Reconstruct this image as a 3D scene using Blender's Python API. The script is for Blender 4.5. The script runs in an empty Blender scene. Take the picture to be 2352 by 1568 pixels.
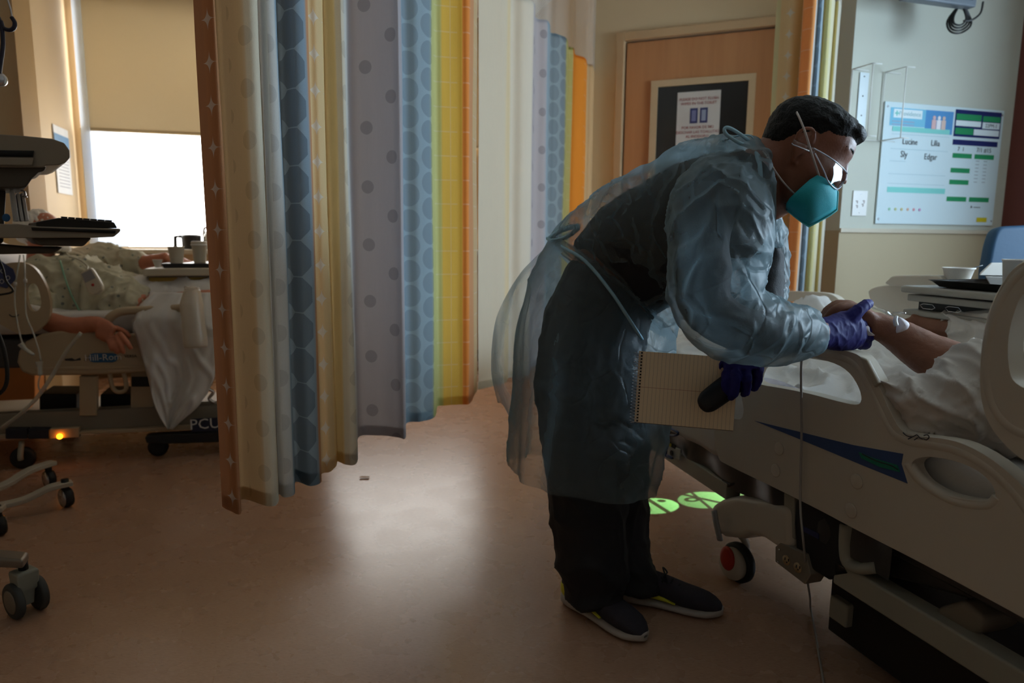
import bpy, math, random
from mathutils import Vector as V, Matrix, noise
sc = bpy.context.scene
COL = sc.collection
random.seed(7)
# ------------------------------------------------------------ camera
FPX, PITCH, ROLL = 1620.0, math.radians(8.5), 0.0092
CAM = V((0, 0, 1.05))
_f = V((0, math.cos(PITCH), -math.sin(PITCH)))
_u0 = V((0, math.sin(PITCH), math.cos(PITCH)))
_r = V((1, 0, 0)) * math.cos(ROLL) + _u0 * math.sin(ROLL)
_u = _u0 * math.cos(ROLL) - V((1, 0, 0)) * math.sin(ROLL)
cd = bpy.data.cameras.new('camera')
cam = bpy.data.objects.new('camera', cd); COL.objects.link(cam); sc.camera = cam
cam.matrix_world = Matrix(((_r.x, _u.x, -_f.x, CAM.x), (_r.y, _u.y, -_f.y, CAM.y), (_r.z, _u.z, -_f.z, CAM.z), (0, 0, 0, 1)))
cd.sensor_width = 36.0; cd.lens = FPX / 2352 * 36; cd.clip_start = 0.02
cd.dof.use_dof = True; cd.dof.focus_distance = 1.62; cd.dof.aperture_fstop = 3.6
sc.view_settings.view_transform = 'Standard'; sc.view_settings.look = 'None'
sc.view_settings.exposure = 0.0; sc.view_settings.gamma = 1.0; sc.view_settings.use_curve_mapping = False
# room grid: E1 runs along the window wall and the left bed, E2 is perpendicular to it
E1 = V((0.954, 0.298, 0)).normalized(); E2 = V((-0.298, 0.954, 0)).normalized(); UP = V((0, 0, 1))
def P(px, py, D): return CAM + D * (_f + _r * ((px - 1176) / FPX) + _u * ((784 - py) / FPX))
def ray(px, py): return (_f + _r * ((px - 1176) / FPX) + _u * ((784 - py) / FPX))
def PL(px, py, p0, n):
    d = ray(px, py); return CAM + d * ((p0 - CAM).dot(n) / d.dot(n))
def PZ(px, py, z): return PL(px, py, V((0, 0, z)), UP)
def PX(D): return D / FPX            # metres per pixel at distance D
# ------------------------------------------------------------ world and daylight
w = bpy.data.worlds.new('world'); sc.world = w; w.use_nodes = True
w.node_tree.nodes['Background'].inputs[0].default_value = (1.0, 0.88, 0.75, 1)
w.node_tree.nodes['Background'].inputs[1].default_value = 0.08
# window wall plane
WE2 = 5.7
W0 = PL(192, 560, E2 * WE2, E2); W0.z = 0          # left end of the window wall
WL = PL(236, 560, E2 * WE2, E2); WR = PL(1085, 560, E2 * WE2, E2)
WIN_Z0, WIN_Z1 = PL(300, 566, E2 * WE2, E2).z, PL(300, 300, E2 * WE2, E2).z
SKY_L, SKY_R = 5.4, 25.0      # radiance of the daylight in the two windows
# corner of the board wall and the red side wall; the second window is in that side wall
BC = PL(2297, 540, PL(1925, 540, V((0, 3.9, 0)), V((0, 1, 0))), E2); BC.z = 0
# ------------------------------------------------------------ node expressions
def lin(c): return tuple(((x / 255 + .055) / 1.055) ** 2.4 if x > 10 else x / 255 / 12.92 for x in c)
class N:
    def __init__(s, m): s.m = m; s.t = m.node_tree; s.n = s.t.nodes; s.l = s.t.links
    def node(s, typ, **k):
        x = s.n.new(typ)
        for a, b in k.items(): setattr(x, a, b)
        return x
    def put(s, sock, v):
        if isinstance(v, Ex): v = v.s
        if isinstance(v, bpy.types.NodeSocket): s.l.new(v, sock)
        else: sock.default_value = v
    def math(s, op, *a):
        x = s.node('ShaderNodeMath', operation=op)
        for i, v in enumerate(a): s.put(x.inputs[i], v)
        return Ex(s, x.outputs[0])
    def mix(s, f, a, b, blend='MIX'):
        x = s.node('ShaderNodeMix', data_type='RGBA', blend_type=blend)
        s.put(x.inputs[0], f); s.put(x.inputs[6], a); s.put(x.inputs[7], b)
        return x.outputs[2]
    def noise(s, vec, scale, detail=3, rough=.5, out=0):
        x = s.node('ShaderNodeTexNoise'); x.inputs['Scale'].default_value = scale
        x.inputs['Detail'].default_value = detail; x.inputs['Roughness'].default_value = rough
        if vec is not None: s.l.new(vec, x.inputs['Vector'])
        return Ex(s, x.outputs[out])
    def scaled(s, vec, sx, sy, sz):
        x = s.node('ShaderNodeMapping'); x.inputs['Scale'].default_value = (sx, sy, sz); s.l.new(vec, x.inputs[0]); return x.outputs[0]
    def bump(s, h, strength, dist=.01):
        b = s.node('ShaderNodeBump'); b.inputs['Strength'].default_value = strength; b.inputs['Distance'].default_value = dist
        s.put(b.inputs['Height'], h); return b.outputs[0]
class Ex:
    def __init__(s, n, sock): s.n_ = n; s.s = sock
    def __add__(s, o): return s.n_.math('ADD', s, o)
    def __sub__(s, o): return s.n_.math('SUBTRACT', s, o)
    def __mul__(s, o): return s.n_.math('MULTIPLY', s, o)
    def __truediv__(s, o): return s.n_.math('DIVIDE', s, o)
    def f(s, op, *a): return s.n_.math(op, s, *a)
def c4(c): return (c[0], c[1], c[2], 1.0)
def mat(name, rgb, rough=.5, metal=0, var=.06, scale=8, bump=0, bscale=60, spec=.5, emit=None, trans=0, coat=0, srgb=True, alpha=1):
    m = bpy.data.materials.new(name); m.use_nodes = True; n = N(m)
    b = n.n['Principled BSDF']; c = lin(rgb) if srgb else rgb
    tc = n.node('ShaderNodeTexCoord').outputs['Object']
    nz = n.noise(tc, scale, 4)
    n.put(b.inputs['Base Color'], n.mix(nz, c4([x * (1 - var * 1.6) for x in c]), c4([min(1, x * (1 + var * 1.6)) for x in c])))
    b.inputs['Roughness'].default_value = rough; b.inputs['Metallic'].default_value = metal
    b.inputs['Specular IOR Level'].default_value = spec; b.inputs['Transmission Weight'].default_value = trans
    b.inputs['Coat Weight'].default_value = coat; b.inputs['Alpha'].default_value = alpha
    if bump: n.put(b.inputs['Normal'], n.bump(n.noise(tc, bscale, 5), bump, .004))
    if emit:
        b.inputs['Emission Color'].default_value = c4(lin(emit[0])); b.inputs['Emission Strength'].default_value = emit[1]
    return m
# ------------------------------------------------------------ mesh builder
class MB:
    def __init__(s): s.v = []; s.f = []; s.uv = {}; s.mi = {}
    def add(s, vs, fs, mi=0):
        o = len(s.v); s.v += [V(p) for p in vs]
        for f in fs:
            if mi: s.mi[len(s.f)] = mi
            s.f.append([i + o for i in f])
        return s
    def box(s, c, size, ax=None, mi=0):
        x, y, z = ax or (V((1, 0, 0)), V((0, 1, 0)), UP); c = V(c)
        vs = [c + x * (size[0] / 2 * i) + y * (size[1] / 2 * j) + z * (size[2] / 2 * k) for i in (-1, 1) for j in (-1, 1) for k in (-1, 1)]
        return s.add(vs, [(0, 1, 3, 2), (4, 6, 7, 5), (0, 4, 5, 1), (2, 3, 7, 6), (0, 2, 6, 4), (1, 5, 7, 3)], mi)
    def loft(s, rings, cap=True, closed=True, mi=0):
        n = len(rings[0]); vs = [p for r in rings for p in r]; fs = []
        for i in range(len(rings) - 1):
            for j in range(n if closed else n - 1):
                a = i * n + j; b = i * n + (j + 1) % n; fs.append((a, b, b + n, a + n))
        if cap and closed:
            fs.append(tuple(range(n))[::-1]); o = (len(rings) - 1) * n; fs.append(tuple(o + i for i in range(n)))
        return s.add(vs, fs, mi)
    def tube(s, pts, r, n=8, cap=True, sub=4, ell=None, mi=0):
        pts = [V(p) for p in pts]; rs = r if isinstance(r, (list, tuple)) else [r] * len(pts)
        if sub > 1 and len(pts) > 2: pts, rs = catm(pts, rs, sub)
        rings = []; up = None
        for i, p in enumerate(pts):
            t = (pts[min(i + 1, len(pts) - 1)] - pts[max(i - 1, 0)])
            t = t.normalized() if t.length > 1e-9 else V((0, 0, 1))
            if up is None: up = V((0, 0, 1)) if abs(t.z) < .9 else V((1, 0, 0))
            x = t.cross(up).normalized(); up = x.cross(t).normalized()
            k = ell or 1
            rings.append([p + x * (rs[i] * math.cos(2 * math.pi * j / n)) + up * (rs[i] * k * math.sin(2 * math.pi * j / n)) for j in range(n)])
        return s.loft(rings, cap, mi=mi)
    def ball(s, c, r, ax=None, nu=16, nv=10, mi=0):
        x, y, z = ax or (V((1, 0, 0)), V((0, 1, 0)), UP); c = V(c); r = r if isinstance(r, (tuple, list)) else (r, r, r)
        rings = []
        for i in range(nv + 1):
            a = -math.pi / 2 + math.pi * i / nv; a = max(-1.53, min(1.53, a))
            rings.append([c + z * (r[2] * math.sin(a)) + (x * (r[0] * math.cos(2 * math.pi * j / nu)) + y * (r[1] * math.sin(2 * math.pi * j / nu))) * math.cos(a) for j in range(nu)])
        return s.loft(rings, mi=mi)
    def lathe(s, c, prof, axis=None, n=24, cap=True, mi=0):
        z = (axis or UP).normalized(); x = z.orthogonal().normalized(); y = z.cross(x); c = V(c)
        return s.loft([[c + z * h + (x * math.cos(2 * math.pi * j / n) + y * math.sin(2 * math.pi * j / n)) * r for j in range(n)] for r, h in prof], cap, mi=mi)
    def slab(s, poly, off, mi=0):
        "polygon (list of points) extruded by vector off"
        n = len(poly); off = V(off); vs = [V(p) for p in poly] + [V(p) + off for p in poly]
        return s.add(vs, [tuple(range(n))[::-1], tuple(range(n, 2 * n))] + [(i, (i + 1) % n, (i + 1) % n + n, i + n) for i in range(n)], mi)
    def plate(s, outer, holes, off, mi=0):
        "outline with holes, triangulated, given depth"
        from mathutils.geometry import tessellate_polygon
        loops = [[V(p) for p in outer]] + [[V(p) for p in h] for h in holes]; off = V(off)
        flat = [p for l in loops for p in l]; n = len(flat)
        x = (flat[1] - flat[0]).normalized(); nn = off.normalized(); y = nn.cross(x)
        tri = tessellate_polygon([[V((p.dot(x), p.dot(y), 0)) for p in l] for l in loops])
        vs = flat + [p + off for p in flat]; fs = []
        for t in tri: fs.append(tuple(t)); fs.append(tuple(i + n for i in t)[::-1])
        o = 0
        for l in loops:
            m = len(l)
            for i in range(m): fs.append((o + i, o + (i + 1) % m, o + (i + 1) % m + n, o + i + n))
            o += m
        return s.add(vs, fs, mi)
    def mesh(s, name):
        me = bpy.data.meshes.new(name); me.from_pydata([tuple(p) for p in s.v], [], [tuple(f) for f in s.f])
        for i, k in s.mi.items(): me.polygons[i].material_index = k
        return me
def catm(pts, rs, sub):
    P_, R_ = [], []; n = len(pts)
    for i in range(n - 1):
        a, b, c, d = pts[max(i - 1, 0)], pts[i], pts[i + 1], pts[min(i + 2, n - 1)]
        for k in range(sub):
            t = k / sub
            P_.append(0.5 * ((2 * b) + (c - a) * t + (2 * a - 5 * b + 4 * c - d) * t * t + (3 * b - a - 3 * c + d) * t ** 3))
            R_.append(rs[i] * (1 - t) + rs[i + 1] * t)
    P_.append(pts[-1]); R_.append(rs[-1]); return P_, R_
def smooth2(pts, sub=5, closed=False):
    "catmull-rom through 2-D pixel points"
    if closed: pts = [pts[-1]] + list(pts) + [pts[0], pts[1]]
    q = [V((p[0], p[1], p[2] if len(p) > 2 else 0)) for p in pts]
    r, _ = catm(q, [0] * len(q), sub)
    return r[sub:-sub - 1] if closed else r
def link(name, me, m, parent=None, smooth=True, bevel=0, subsurf=0):
    o = bpy.data.objects.new(name, me); COL.objects.link(o)
    for x in (m if isinstance(m, (list, tuple)) else [m]): me.materials.append(x)
    if smooth: me.shade_smooth()
    if parent: o.parent = parent; o.matrix_parent_inverse = parent.matrix_world.inverted() if parent.type != 'EMPTY' else Matrix.Translation(-parent.location)
    if bevel:
        b = o.modifiers.new('bevel', 'BEVEL'); b.width = bevel; b.segments = 3; b.limit_method = 'ANGLE'; b.angle_limit = .6
        if smooth: o.modifiers.new('wn', 'WEIGHTED_NORMAL')
    if subsurf:
        b = o.modifiers.new('sub', 'SUBSURF'); b.levels = subsurf; b.render_levels = subsurf
    return o
def fixn(me):
    import bmesh
    bm = bmesh.new(); bm.from_mesh(me); bmesh.ops.recalc_face_normals(bm, faces=bm.faces); bm.to_mesh(me); bm.free()
def obj(name, mb, m, parent=None, smooth=True, bevel=0, subsurf=0, sharp=None):
    me = mb.mesh(name); fixn(me)
    o = link(name, me, m, parent, smooth, bevel, subsurf)
    if sharp is not None and smooth:
        try: me.set_sharp_from_angle(angle=sharp)
        except Exception: pass
    return o
def fuse(name, mb, m, vox, parent=None, smooth=6, disp=None, link_=True):
    "union of closed pieces into one continuous surface"
    me = mb.mesh(name); fixn(me)
    o = bpy.data.objects.new('tmp', me); COL.objects.link(o)
    r = o.modifiers.new('r', 'REMESH'); r.mode = 'VOXEL'; r.voxel_size = vox
    if smooth: q = o.modifiers.new('s', 'SMOOTH'); q.factor = .5; q.iterations = smooth
    dg = bpy.context.evaluated_depsgraph_get()
    me2 = bpy.data.meshes.new_from_object(o.evaluated_get(dg)); me2.name = name
    bpy.data.objects.remove(o); bpy.data.meshes.remove(me)
    if disp:
        nn = [v.normal.copy() for v in me2.vertices]
        for v, k in zip(me2.vertices, nn): v.co += k * disp(v.co, k)
    return link(name, me2, m, parent) if link_ else me2
def tag(o, label=None, cat=None, group=None, kind=None):
    if label: o['label'] = label
    if cat: o['category'] = cat
    if group: o['group'] = group
    if kind: o['kind'] = kind
    return o
def thing(name, loc, label, cat, group=None):
    o = bpy.data.objects.new(name, None); COL.objects.link(o); o.location = V(loc); o.empty_display_size = .05
    bpy.context.view_layer.update()
    return tag(o, label, cat, group)
def struct(name, mb, m, **k): return tag(obj(name, mb, m, **k), kind='structure')
def text(name, s, loc, xa, ya, size, m, parent=None, align='CENTER', ext=.0004, squash=1):
    c = bpy.data.curves.new(name, 'FONT'); c.body = s; c.size = size; c.align_x = align; c.align_y = 'CENTER'; c.extrude = ext; c.resolution_u = 2
    o = bpy.data.objects.new('tmp', c); COL.objects.link(o)
    me = bpy.data.meshes.new_from_object(o.evaluated_get(bpy.context.evaluated_depsgraph_get()))
    bpy.data.objects.remove(o); me.name = name
    xa = V(xa).normalized() * squash; ya = V(ya).normalized(); za = xa.cross(ya).normalized()
    me.transform(Matrix(((xa.x, ya.x, za.x, loc[0]), (xa.y, ya.y, za.y, loc[1]), (xa.z, ya.z, za.z, loc[2]), (0, 0, 0, 1))))
    return link(name, me, m, parent, smooth=False)
# ------------------------------------------------------------ room shell
m_floor = bpy.data.materials.new('linoleum'); m_floor.use_nodes = True; n = N(m_floor); b = n.n['Principled BSDF']
tc = n.node('ShaderNodeTexCoord').outputs['Object']
rot = n.node('ShaderNodeMapping'); rot.inputs['Rotation'].default_value = (0, 0, .12); n.l.new(tc, rot.inputs[0])
big = n.noise(tc, 1.3, 3); streak = n.noise(n.scaled(rot.outputs[0], 60, 260, 1), 1.0, 5, .65)
fleck = n.noise(n.scaled(rot.outputs[0], 70, 330, 1), 1.0, 2, .5)
base = n.mix(big, c4(lin((168, 130, 104))), c4(lin((176, 138, 112))))
base = n.mix(((streak - .42) * 3.2).f('MINIMUM', 1).f('MAXIMUM', 0) * .5, base, c4(lin((200, 166, 140))))
base = n.mix(((fleck - .63) * 9).f('MINIMUM', 1).f('MAXIMUM', 0) * .6, base, c4(lin((92, 62, 50))))
n.put(b.inputs['Base Color'], base)
n.put(b.inputs['Roughness'], n.noise(tc, 7, 4) * .08 + .235); b.inputs['Specular IOR Level'].default_value = .55
n.put(b.inputs['Normal'], n.bump(n.noise(n.scaled(rot.outputs[0], 30, 80, 1), 1.0, 3), .08, .002))
struct('floor', MB().box((0, 2, -.05), (12, 12, .1)), m_floor, smooth=False)
def wallmat(name, c, var=.03): return mat(name, c, .62, var=var, scale=2.5, bump=.06, bscale=160, spec=.3)
m_wallw = wallmat('warm_paint', (214, 188, 150)); m_wallg = wallmat('pale_paint', (188, 190, 178)); m_tan = wallmat('tan_paint', (176, 142, 98))
m_low = wallmat('low_tan_paint', (172, 158, 130)); m_maroon = wallmat('red_paint', (100, 52, 44)); m_ceil = wallmat('ceiling_paint', (225, 220, 208))
m_trim = mat('trim_paint', (188, 178, 158), .45); m_base = mat('rubber_base', (150, 128, 98), .5)
HC = 2.75
struct('ceiling', MB().box((0, 2, HC + .05), (12, 12, .1)), m_ceil, smooth=False)
def wall(mb, a, bb, z0, z1, out, t=.12):
    a = V((a.x, a.y, 0)); bb = V((bb.x, bb.y, 0)); o = V(out).normalized() * t
    return mb.slab([a + UP * z0, bb + UP * z0, bb + UP * z1, a + UP * z1], o)
# door wall: a chamfered wall, direction DV
DV = V((0.916, -0.40, 0)).normalized(); DN = V((-0.40, -0.916, 0)).normalized()   # DN points back to camera
D0 = PL(1425, 540, V((0, 4.62, 0)), V((0, 1, 0))); D0.z = 0
def onD(px, py, off=0): return PL(px, py, D0 + DN * off, DN)
DC = onD(1352, 540); DC.z = 0                          # corner behind the far curtain
WEND = DC + E2 * (WE2 - DC.dot(E2))
# window wall with the wide window opening 0.95..1.70
WC_ = PL(206, 560, E2 * WE2, E2); wq = V((WL.x, WL.y, 0)) - E1 * .02
wl, wr = V((WC_.x, WC_.y, 0)), V((WR.x, WR.y, 0)) + E1 * .02
mb = MB(); wall(mb, W0, WEND, 0, WIN_Z0, E2); wall(mb, W0, WEND, 2.62, HC, E2); wall(mb, W0, wl, WIN_Z0, 2.62, E2); wall(mb, wr, WEND, WIN_Z0, 2.62, E2)
struct('wall_window', mb, m_wallw, smooth=False)
# roller shade fabric hangs in front over the upper part; a film strip imitates the daylight leak at its edge
def shade_mat(name, rgb, tr):
    m = bpy.data.materials.new(name); m.use_nodes = True; n = N(m); n.n.remove(n.n['Principled BSDF'])
    d = n.node('ShaderNodeBsdfDiffuse'); t = n.node('ShaderNodeBsdfTranslucent'); ad = n.node('ShaderNodeAddShader')
    wv = n.noise(n.node('ShaderNodeTexCoord').outputs['Object'], 240, 2)
    n.put(d.inputs[0], n.mix(wv * .3, c4(lin(rgb)), c4([x * .8 for x in lin(rgb)]))); t.inputs[0].default_value = c4(tr)
    n.l.new(d.outputs[0], ad.inputs[0]); n.l.new(t.outputs[0], ad.inputs[1]); n.l.new(ad.outputs[0], n.n['Material Output'].inputs[0]); return m
m_shade = shade_mat('shade_fabric', (198, 184, 156), (.20, .18, .138)); m_film = shade_mat('pale_film', (190, 196, 205), (.46, .50, .55))
ws = PL(214, 560, E2 * (WE2 - .05), E2); ws.z = 0; we = V((WR.x, WR.y, 0)) + E1 * .1 - E2 * .05
wt = thing('window_1', ws + UP * WIN_Z0, 'wide window with beige roller shade lowered to the top of its bright pane', 'window'); wt['kind'] = 'structure'
obj('roller_shade', MB().slab([ws + UP * (WIN_Z1 - .01), we + UP * (WIN_Z1 - .01), we + UP * 2.70, ws + UP * 2.70], E2 * .006), m_shade, wt)
obj('hem_bar', MB().slab([ws + UP * (WIN_Z1 - .02), we + UP * (WIN_Z1 - .02), we + UP * (WIN_Z1 + .005), ws + UP * (WIN_Z1 + .005)], E2 * .014), m_shade, wt, bevel=.003)
m_chan = mat('white_channel', (235, 235, 228), .4)
cc = PL(206, 560, E2 * (WE2 - .06), E2); cc.z = 0
obj('light_leak_film', MB().slab([cc + UP * .93, cc + E1 * .055 + UP * .93, cc + E1 * .055 + UP * 2.72, cc + UP * 2.72], E2 * .012), m_film, wt, bevel=.003)  # added film strip, lit from behind as the daylight leak beside the shade
obj('jamb_film', MB().slab([wq + UP * WIN_Z0 - E2 * .02, wq + E1 * .19 + UP * WIN_Z0 - E2 * .02, wq + E1 * .19 + UP * WIN_Z1 - E2 * .02, wq + UP * WIN_Z1 - E2 * .02], E2 * .003), m_film, wt)
obj('shade_side', MB().slab([wl + UP * WIN_Z0 - E2 * .025, wq + UP * WIN_Z0 - E2 * .025, wq + UP * WIN_Z1 - E2 * .025, wl + UP * WIN_Z1 - E2 * .025], E2 * .003), m_shade, wt)
obj('sill', MB().slab([W0 + E1 * .1 + UP * (WIN_Z0 - .05), WEND - E1 * .1 + UP * (WIN_Z0 - .05), WEND - E1 * .1 + UP * (WIN_Z0 - .015), W0 + E1 * .1 + UP * (WIN_Z0 - .015)], -E2 * .22), m_trim, wt, bevel=.008)
def glow(name, c, s_):
    m = bpy.data.materials.new(name); m.use_nodes = True; n = N(m); n.n.remove(n.n['Principled BSDF'])
    e = n.node('ShaderNodeEmission'); e.inputs[0].default_value = (*c, 1); e.inputs[1].default_value = s_; n.l.new(e.outputs[0], n.n['Material Output'].inputs[0]); return m
obj('sky_pane', MB().slab([wl + UP * WIN_Z0 + E2 * .02, wr + UP * WIN_Z0 + E2 * .02, wr + UP * 2.60 + E2 * .02, wl + UP * 2.60 + E2 * .02], E2 * .01), glow('daylight', (1.0, .975, .93), SKY_L), wt, smooth=False)
# reveal and pillar at the left
pe = None
for i in range(400):
    q = W0 - E2 * (i * .005)
    d = q - CAM; x = d.dot(_r) / d.dot(_f) * FPX + 1176
    if x <= 112: pe = q; break
pe = pe or W0 - E2 * .75
struct('wall_reveal', wall(MB(), W0, pe, 0, HC, -E1), wallmat('cream_paint', (216, 192, 154)), smooth=False)
struct('wall_pillar', wall(MB(), pe - E1 * .0, pe - E1 * 3.0, 0, HC, E2, .3), wallmat('pillar_paint', (206, 172, 120)), smooth=False)
# door wall
A1 = onD(1893, 540); A1.z = 0
dl, dr = onD(1423, 540), onD(1835, 540); dl.z = dr.z = 0
dtop = onD(1425, 97).z
mb = MB(); wall(mb, DC, dl, 0, HC, -DN); wall(mb, dr, A1, 0, HC, -DN); wall(mb, dl, dr, dtop, HC, -DN)
struct('wall_passage', wall(MB(), WEND, DC, 0, HC, E1), m_wallw, smooth=False)
struct('wall_door', mb, m_wallw, smooth=False)
m_door = bpy.data.materials.new('maple_veneer'); m_door.use_nodes = True; n = N(m_door); b = n.n['Principled BSDF']
tc = n.node('ShaderNodeTexCoord').outputs['Object']
g = n.noise(n.scaled(tc, 14, 14, 1.2), 1.0, 5, .6)
n.put(b.inputs['Base Color'], n.mix(g, c4(lin((168, 108, 64))), c4(lin((206, 146, 96))))); b.inputs['Roughness'].default_value = .45
dd = thing('door_1', (dl + dr) / 2, 'maple door with dark glass panel', 'door'); dd['kind'] = 'structure'
obj('door_leaf', MB().slab([dl + DV * .012 + UP * .01, dr - DV * .012 + UP * .01, dr - DV * .012 + UP * (dtop - .012), dl + DV * .012 + UP * (dtop - .012)], -DN * .045), m_door, dd, smooth=False)
m_dframe = mat('door_frame_paint', (196, 160, 118), .4)
mb = MB()
def strip(mb, a, bb, wv, off, th=.03): return mb.slab([a + off, bb + off, bb + wv + off, a + wv + off], DN * th)
strip(mb, dl - DV * .05, dl - DV * .05 + UP * (dtop + .05), DV * .05, V((0, 0, 0))); strip(mb, dr, dr + UP * (dtop + .05), DV * .05, V((0, 0, 0)))
strip(mb, dl + UP * dtop, dr + UP * dtop, UP * .05, V((0, 0, 0)))
obj('door_frame', mb, m_dframe, dd, bevel=.004)
# vision panel
v = [onD(x, y) for x, y in ((1497, 187), (1716, 170), (1700, 560), (1480, 560))]
def rectD(x0, y0, x1, y1, off):
    a, c = onD(x0, y0, off), onD(x1, y1, off); s0 = (a - D0).dot(DV); s1 = (c - D0).dot(DV)
    return [D0 + DN * off + DV * s0 + UP * c.z, D0 + DN * off + DV * s1 + UP * c.z, D0 + DN * off + DV * s1 + UP * a.z, D0 + DN * off + DV * s0 + UP * a.z]
o_ = rectD(1497, 187, 1715, 560, 0); i_ = rectD(1512, 201, 1700, 545, 0)
obj('panel_frame', MB().plate(o_, [i_], DN * .014), mat('panel_frame_paint', (200, 170, 132), .4), dd, smooth=False)
obj('glass_panel', MB().slab(i_, DN * .004), mat('dark_glass', (34, 32, 30), .18), dd, smooth=False)
# notice on the door
nt = rectD(1557, 213, 1650, 332, .006); nx = (nt[1] - nt[0]); ny = (nt[3] - nt[0]); nw, nh = nx.length, ny.length
nx.normalize(); ny.normalize()
no = thing('paper_notice', nt[0], 'white paper notice with red capitals taped to the dark glass of the door', 'notice')
m_paper = mat('white_paper', (206, 198, 190), .7); m_red = mat('red_ink', (150, 40, 44), .7); m_navy = mat('navy_ink', (52, 56, 100), .6); m_dk = mat('dark_ink', (50, 46, 50), .7)
obj('sheet', MB().slab(nt, DN * .0012), m_paper, no, smooth=False)
for s, v_ in (('PLEASE DO NOT FLUSH', .86), ('WIPES IN THE TOILET', .78), ('POR FAVOR DE NO', .335), ('DESCHAR LAS TOALLITAS', .25), ('AL INODORO', .17)):
    text('lettering', s, nt[0] + nx * nw / 2 + ny * nh * v_ + DN * .0018, nx, ny, nh * .075, m_red, no, squash=.92)
for u_, c_ in ((.40, (120, 122, 160)), (.63, (150, 156, 176))):
    c0 = nt[0] + nx * nw * u_ + ny * nh * .555 + DN * .0016
    pp = obj('picture', MB().box(c0, (nw * .18, .001, nh * .28), (nx, DN, ny)), m_navy, no, smooth=False)
    obj('picture_centre', MB().box(c0 + DN * .001, (nw * .10, .001, nh * .2), (nx, DN, ny)), mat('picture_tint', c_, .6), pp, smooth=False)
# tan return strip and board wall
A2 = PL(1927, 540, BC, E2); A2.z = 0
mb = MB(); wall(mb, A1, A2, .0, .985, -DN.lerp(E1, 0)); struct('wall_return_low', mb, m_low, smooth=False)
mb = MB(); wall(mb, A1, A2, .985, HC, -DN); struct('wall_return', mb, m_tan, smooth=False)
def onB(px, py, off=0): return PL(px, py, BC - E2 * off, E2)
RZ = onB(2100, 531).z
struct('wall_board', wall(MB(), A2, BC + E1 * .1, RZ, HC, E2), m_wallg, smooth=False)
struct('wall_board_low', wall(MB(), A2, BC + E1 * .1, 0, RZ, E2), m_low, smooth=False)
struct('trim_1', MB().slab([A2 + UP * (RZ - .012), BC + UP * (RZ - .012), BC + UP * (RZ + .012), A2 + UP * (RZ + .012)], -E2 * .012), m_trim, bevel=.003)
struct('wall_side', (lambda mb: (wall(mb, BC, BC - E2 * 1.4, 0, HC, E1), wall(mb, BC - E2 * 1.4, BC - E2 * 3.1, 0, 1.08, E1), wall(mb, BC - E2 * 1.4, BC - E2 * 3.1, 2.16, HC, E1), wall(mb, BC - E2 * 3.1, BC - E2 * 5.5, 0, HC, E1), mb)[-1])(MB()), m_maroon, smooth=False)
struct('wall_left', wall(MB(), V((-5.2, -4, 0)), V((-5.2, 6, 0)), 0, HC, V((-1, 0, 0))), m_wallw, smooth=False)
s0 = BC - E2 * 1.4; s1 = BC - E2 * 3.1
w2 = thing('window_2', s0 + UP * 1.08, 'window in the red side wall', 'window'); w2['kind'] = 'structure'
mb = MB()
for a, bb in ((s0 + UP * 1.08, s1 + UP * 1.08), (s0 + UP * 2.16, s1 + UP * 2.16), (s0 + UP * 1.08, s0 + UP * 2.16), (s1 + UP * 1.08, s1 + UP * 2.16)): mb.tube([a, bb], .03, 4, sub=1)
obj('window_frame', mb, m_chan, w2)
obj('sky_pane', MB().slab([s0 + UP * 1.08, s1 + UP * 1.08, s1 + UP * 2.16, s0 + UP * 2.16], E1 * .01), glow('side_daylight', (.62, .82, 1.0), SKY_R), w2, smooth=False)
struct('baseboard_door', MB().slab([DC, dl - DV * .05, dl - DV * .05 + UP * .1, DC + UP * .1], DN * .01), m_base)
struct('baseboard_window', MB().slab([W0, WEND, WEND + UP * .1, W0 + UP * .1], -E2 * .01), m_base)
# wall notice on the reveal
def onR(px, py, off=0): return PL(px, py, W0 + E1 * off, E1)
a, bb, c_, d_ = onR(126, 288, .004), onR(160, 302, .004), onR(166, 448, .004), onR(133, 443, .004)
z1, z0 = (a.z + bb.z) / 2, (c_.z + d_.z) / 2
a = V((d_.x, d_.y, 0)); bb = V((c_.x, c_.y, 0))
pn = thing('wall_notice', a + UP * z0, 'white sheet with a blue heading on the cream wall beside the bright window', 'notice')
obj('sheet', MB().slab([a + UP * z0, bb + UP * z0, bb + UP * z1, a + UP * z1], E1 * .004), mat('notice_paper', (222, 222, 220), .6), pn, smooth=False)
hz = z1 - z0
obj('heading', MB().slab([a + UP * (z1 - hz * .42) + E1 * .005, bb + UP * (z1 - hz * .42) + E1 * .005, bb + UP * (z1 - hz * .12) + E1 * .005, a + UP * (z1 - hz * .12) + E1 * .005], E1 * .001), mat('notice_blue', (98, 140, 176), .6), pn, smooth=False)
mb = MB()
for i in range(9):
    zz = z1 - hz * (.5 + .05 * i); mb.slab([a.lerp(bb, .15) + UP * zz + E1 * .005, a.lerp(bb, .85) + UP * zz + E1 * .005, a.lerp(bb, .85) + UP * (zz + .004) + E1 * .005, a.lerp(bb, .15) + UP * (zz + .004) + E1 * .005], E1 * .001)
obj('text_lines', mb, mat('grey_ink', (150, 150, 158), .7), pn, smooth=False)

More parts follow.
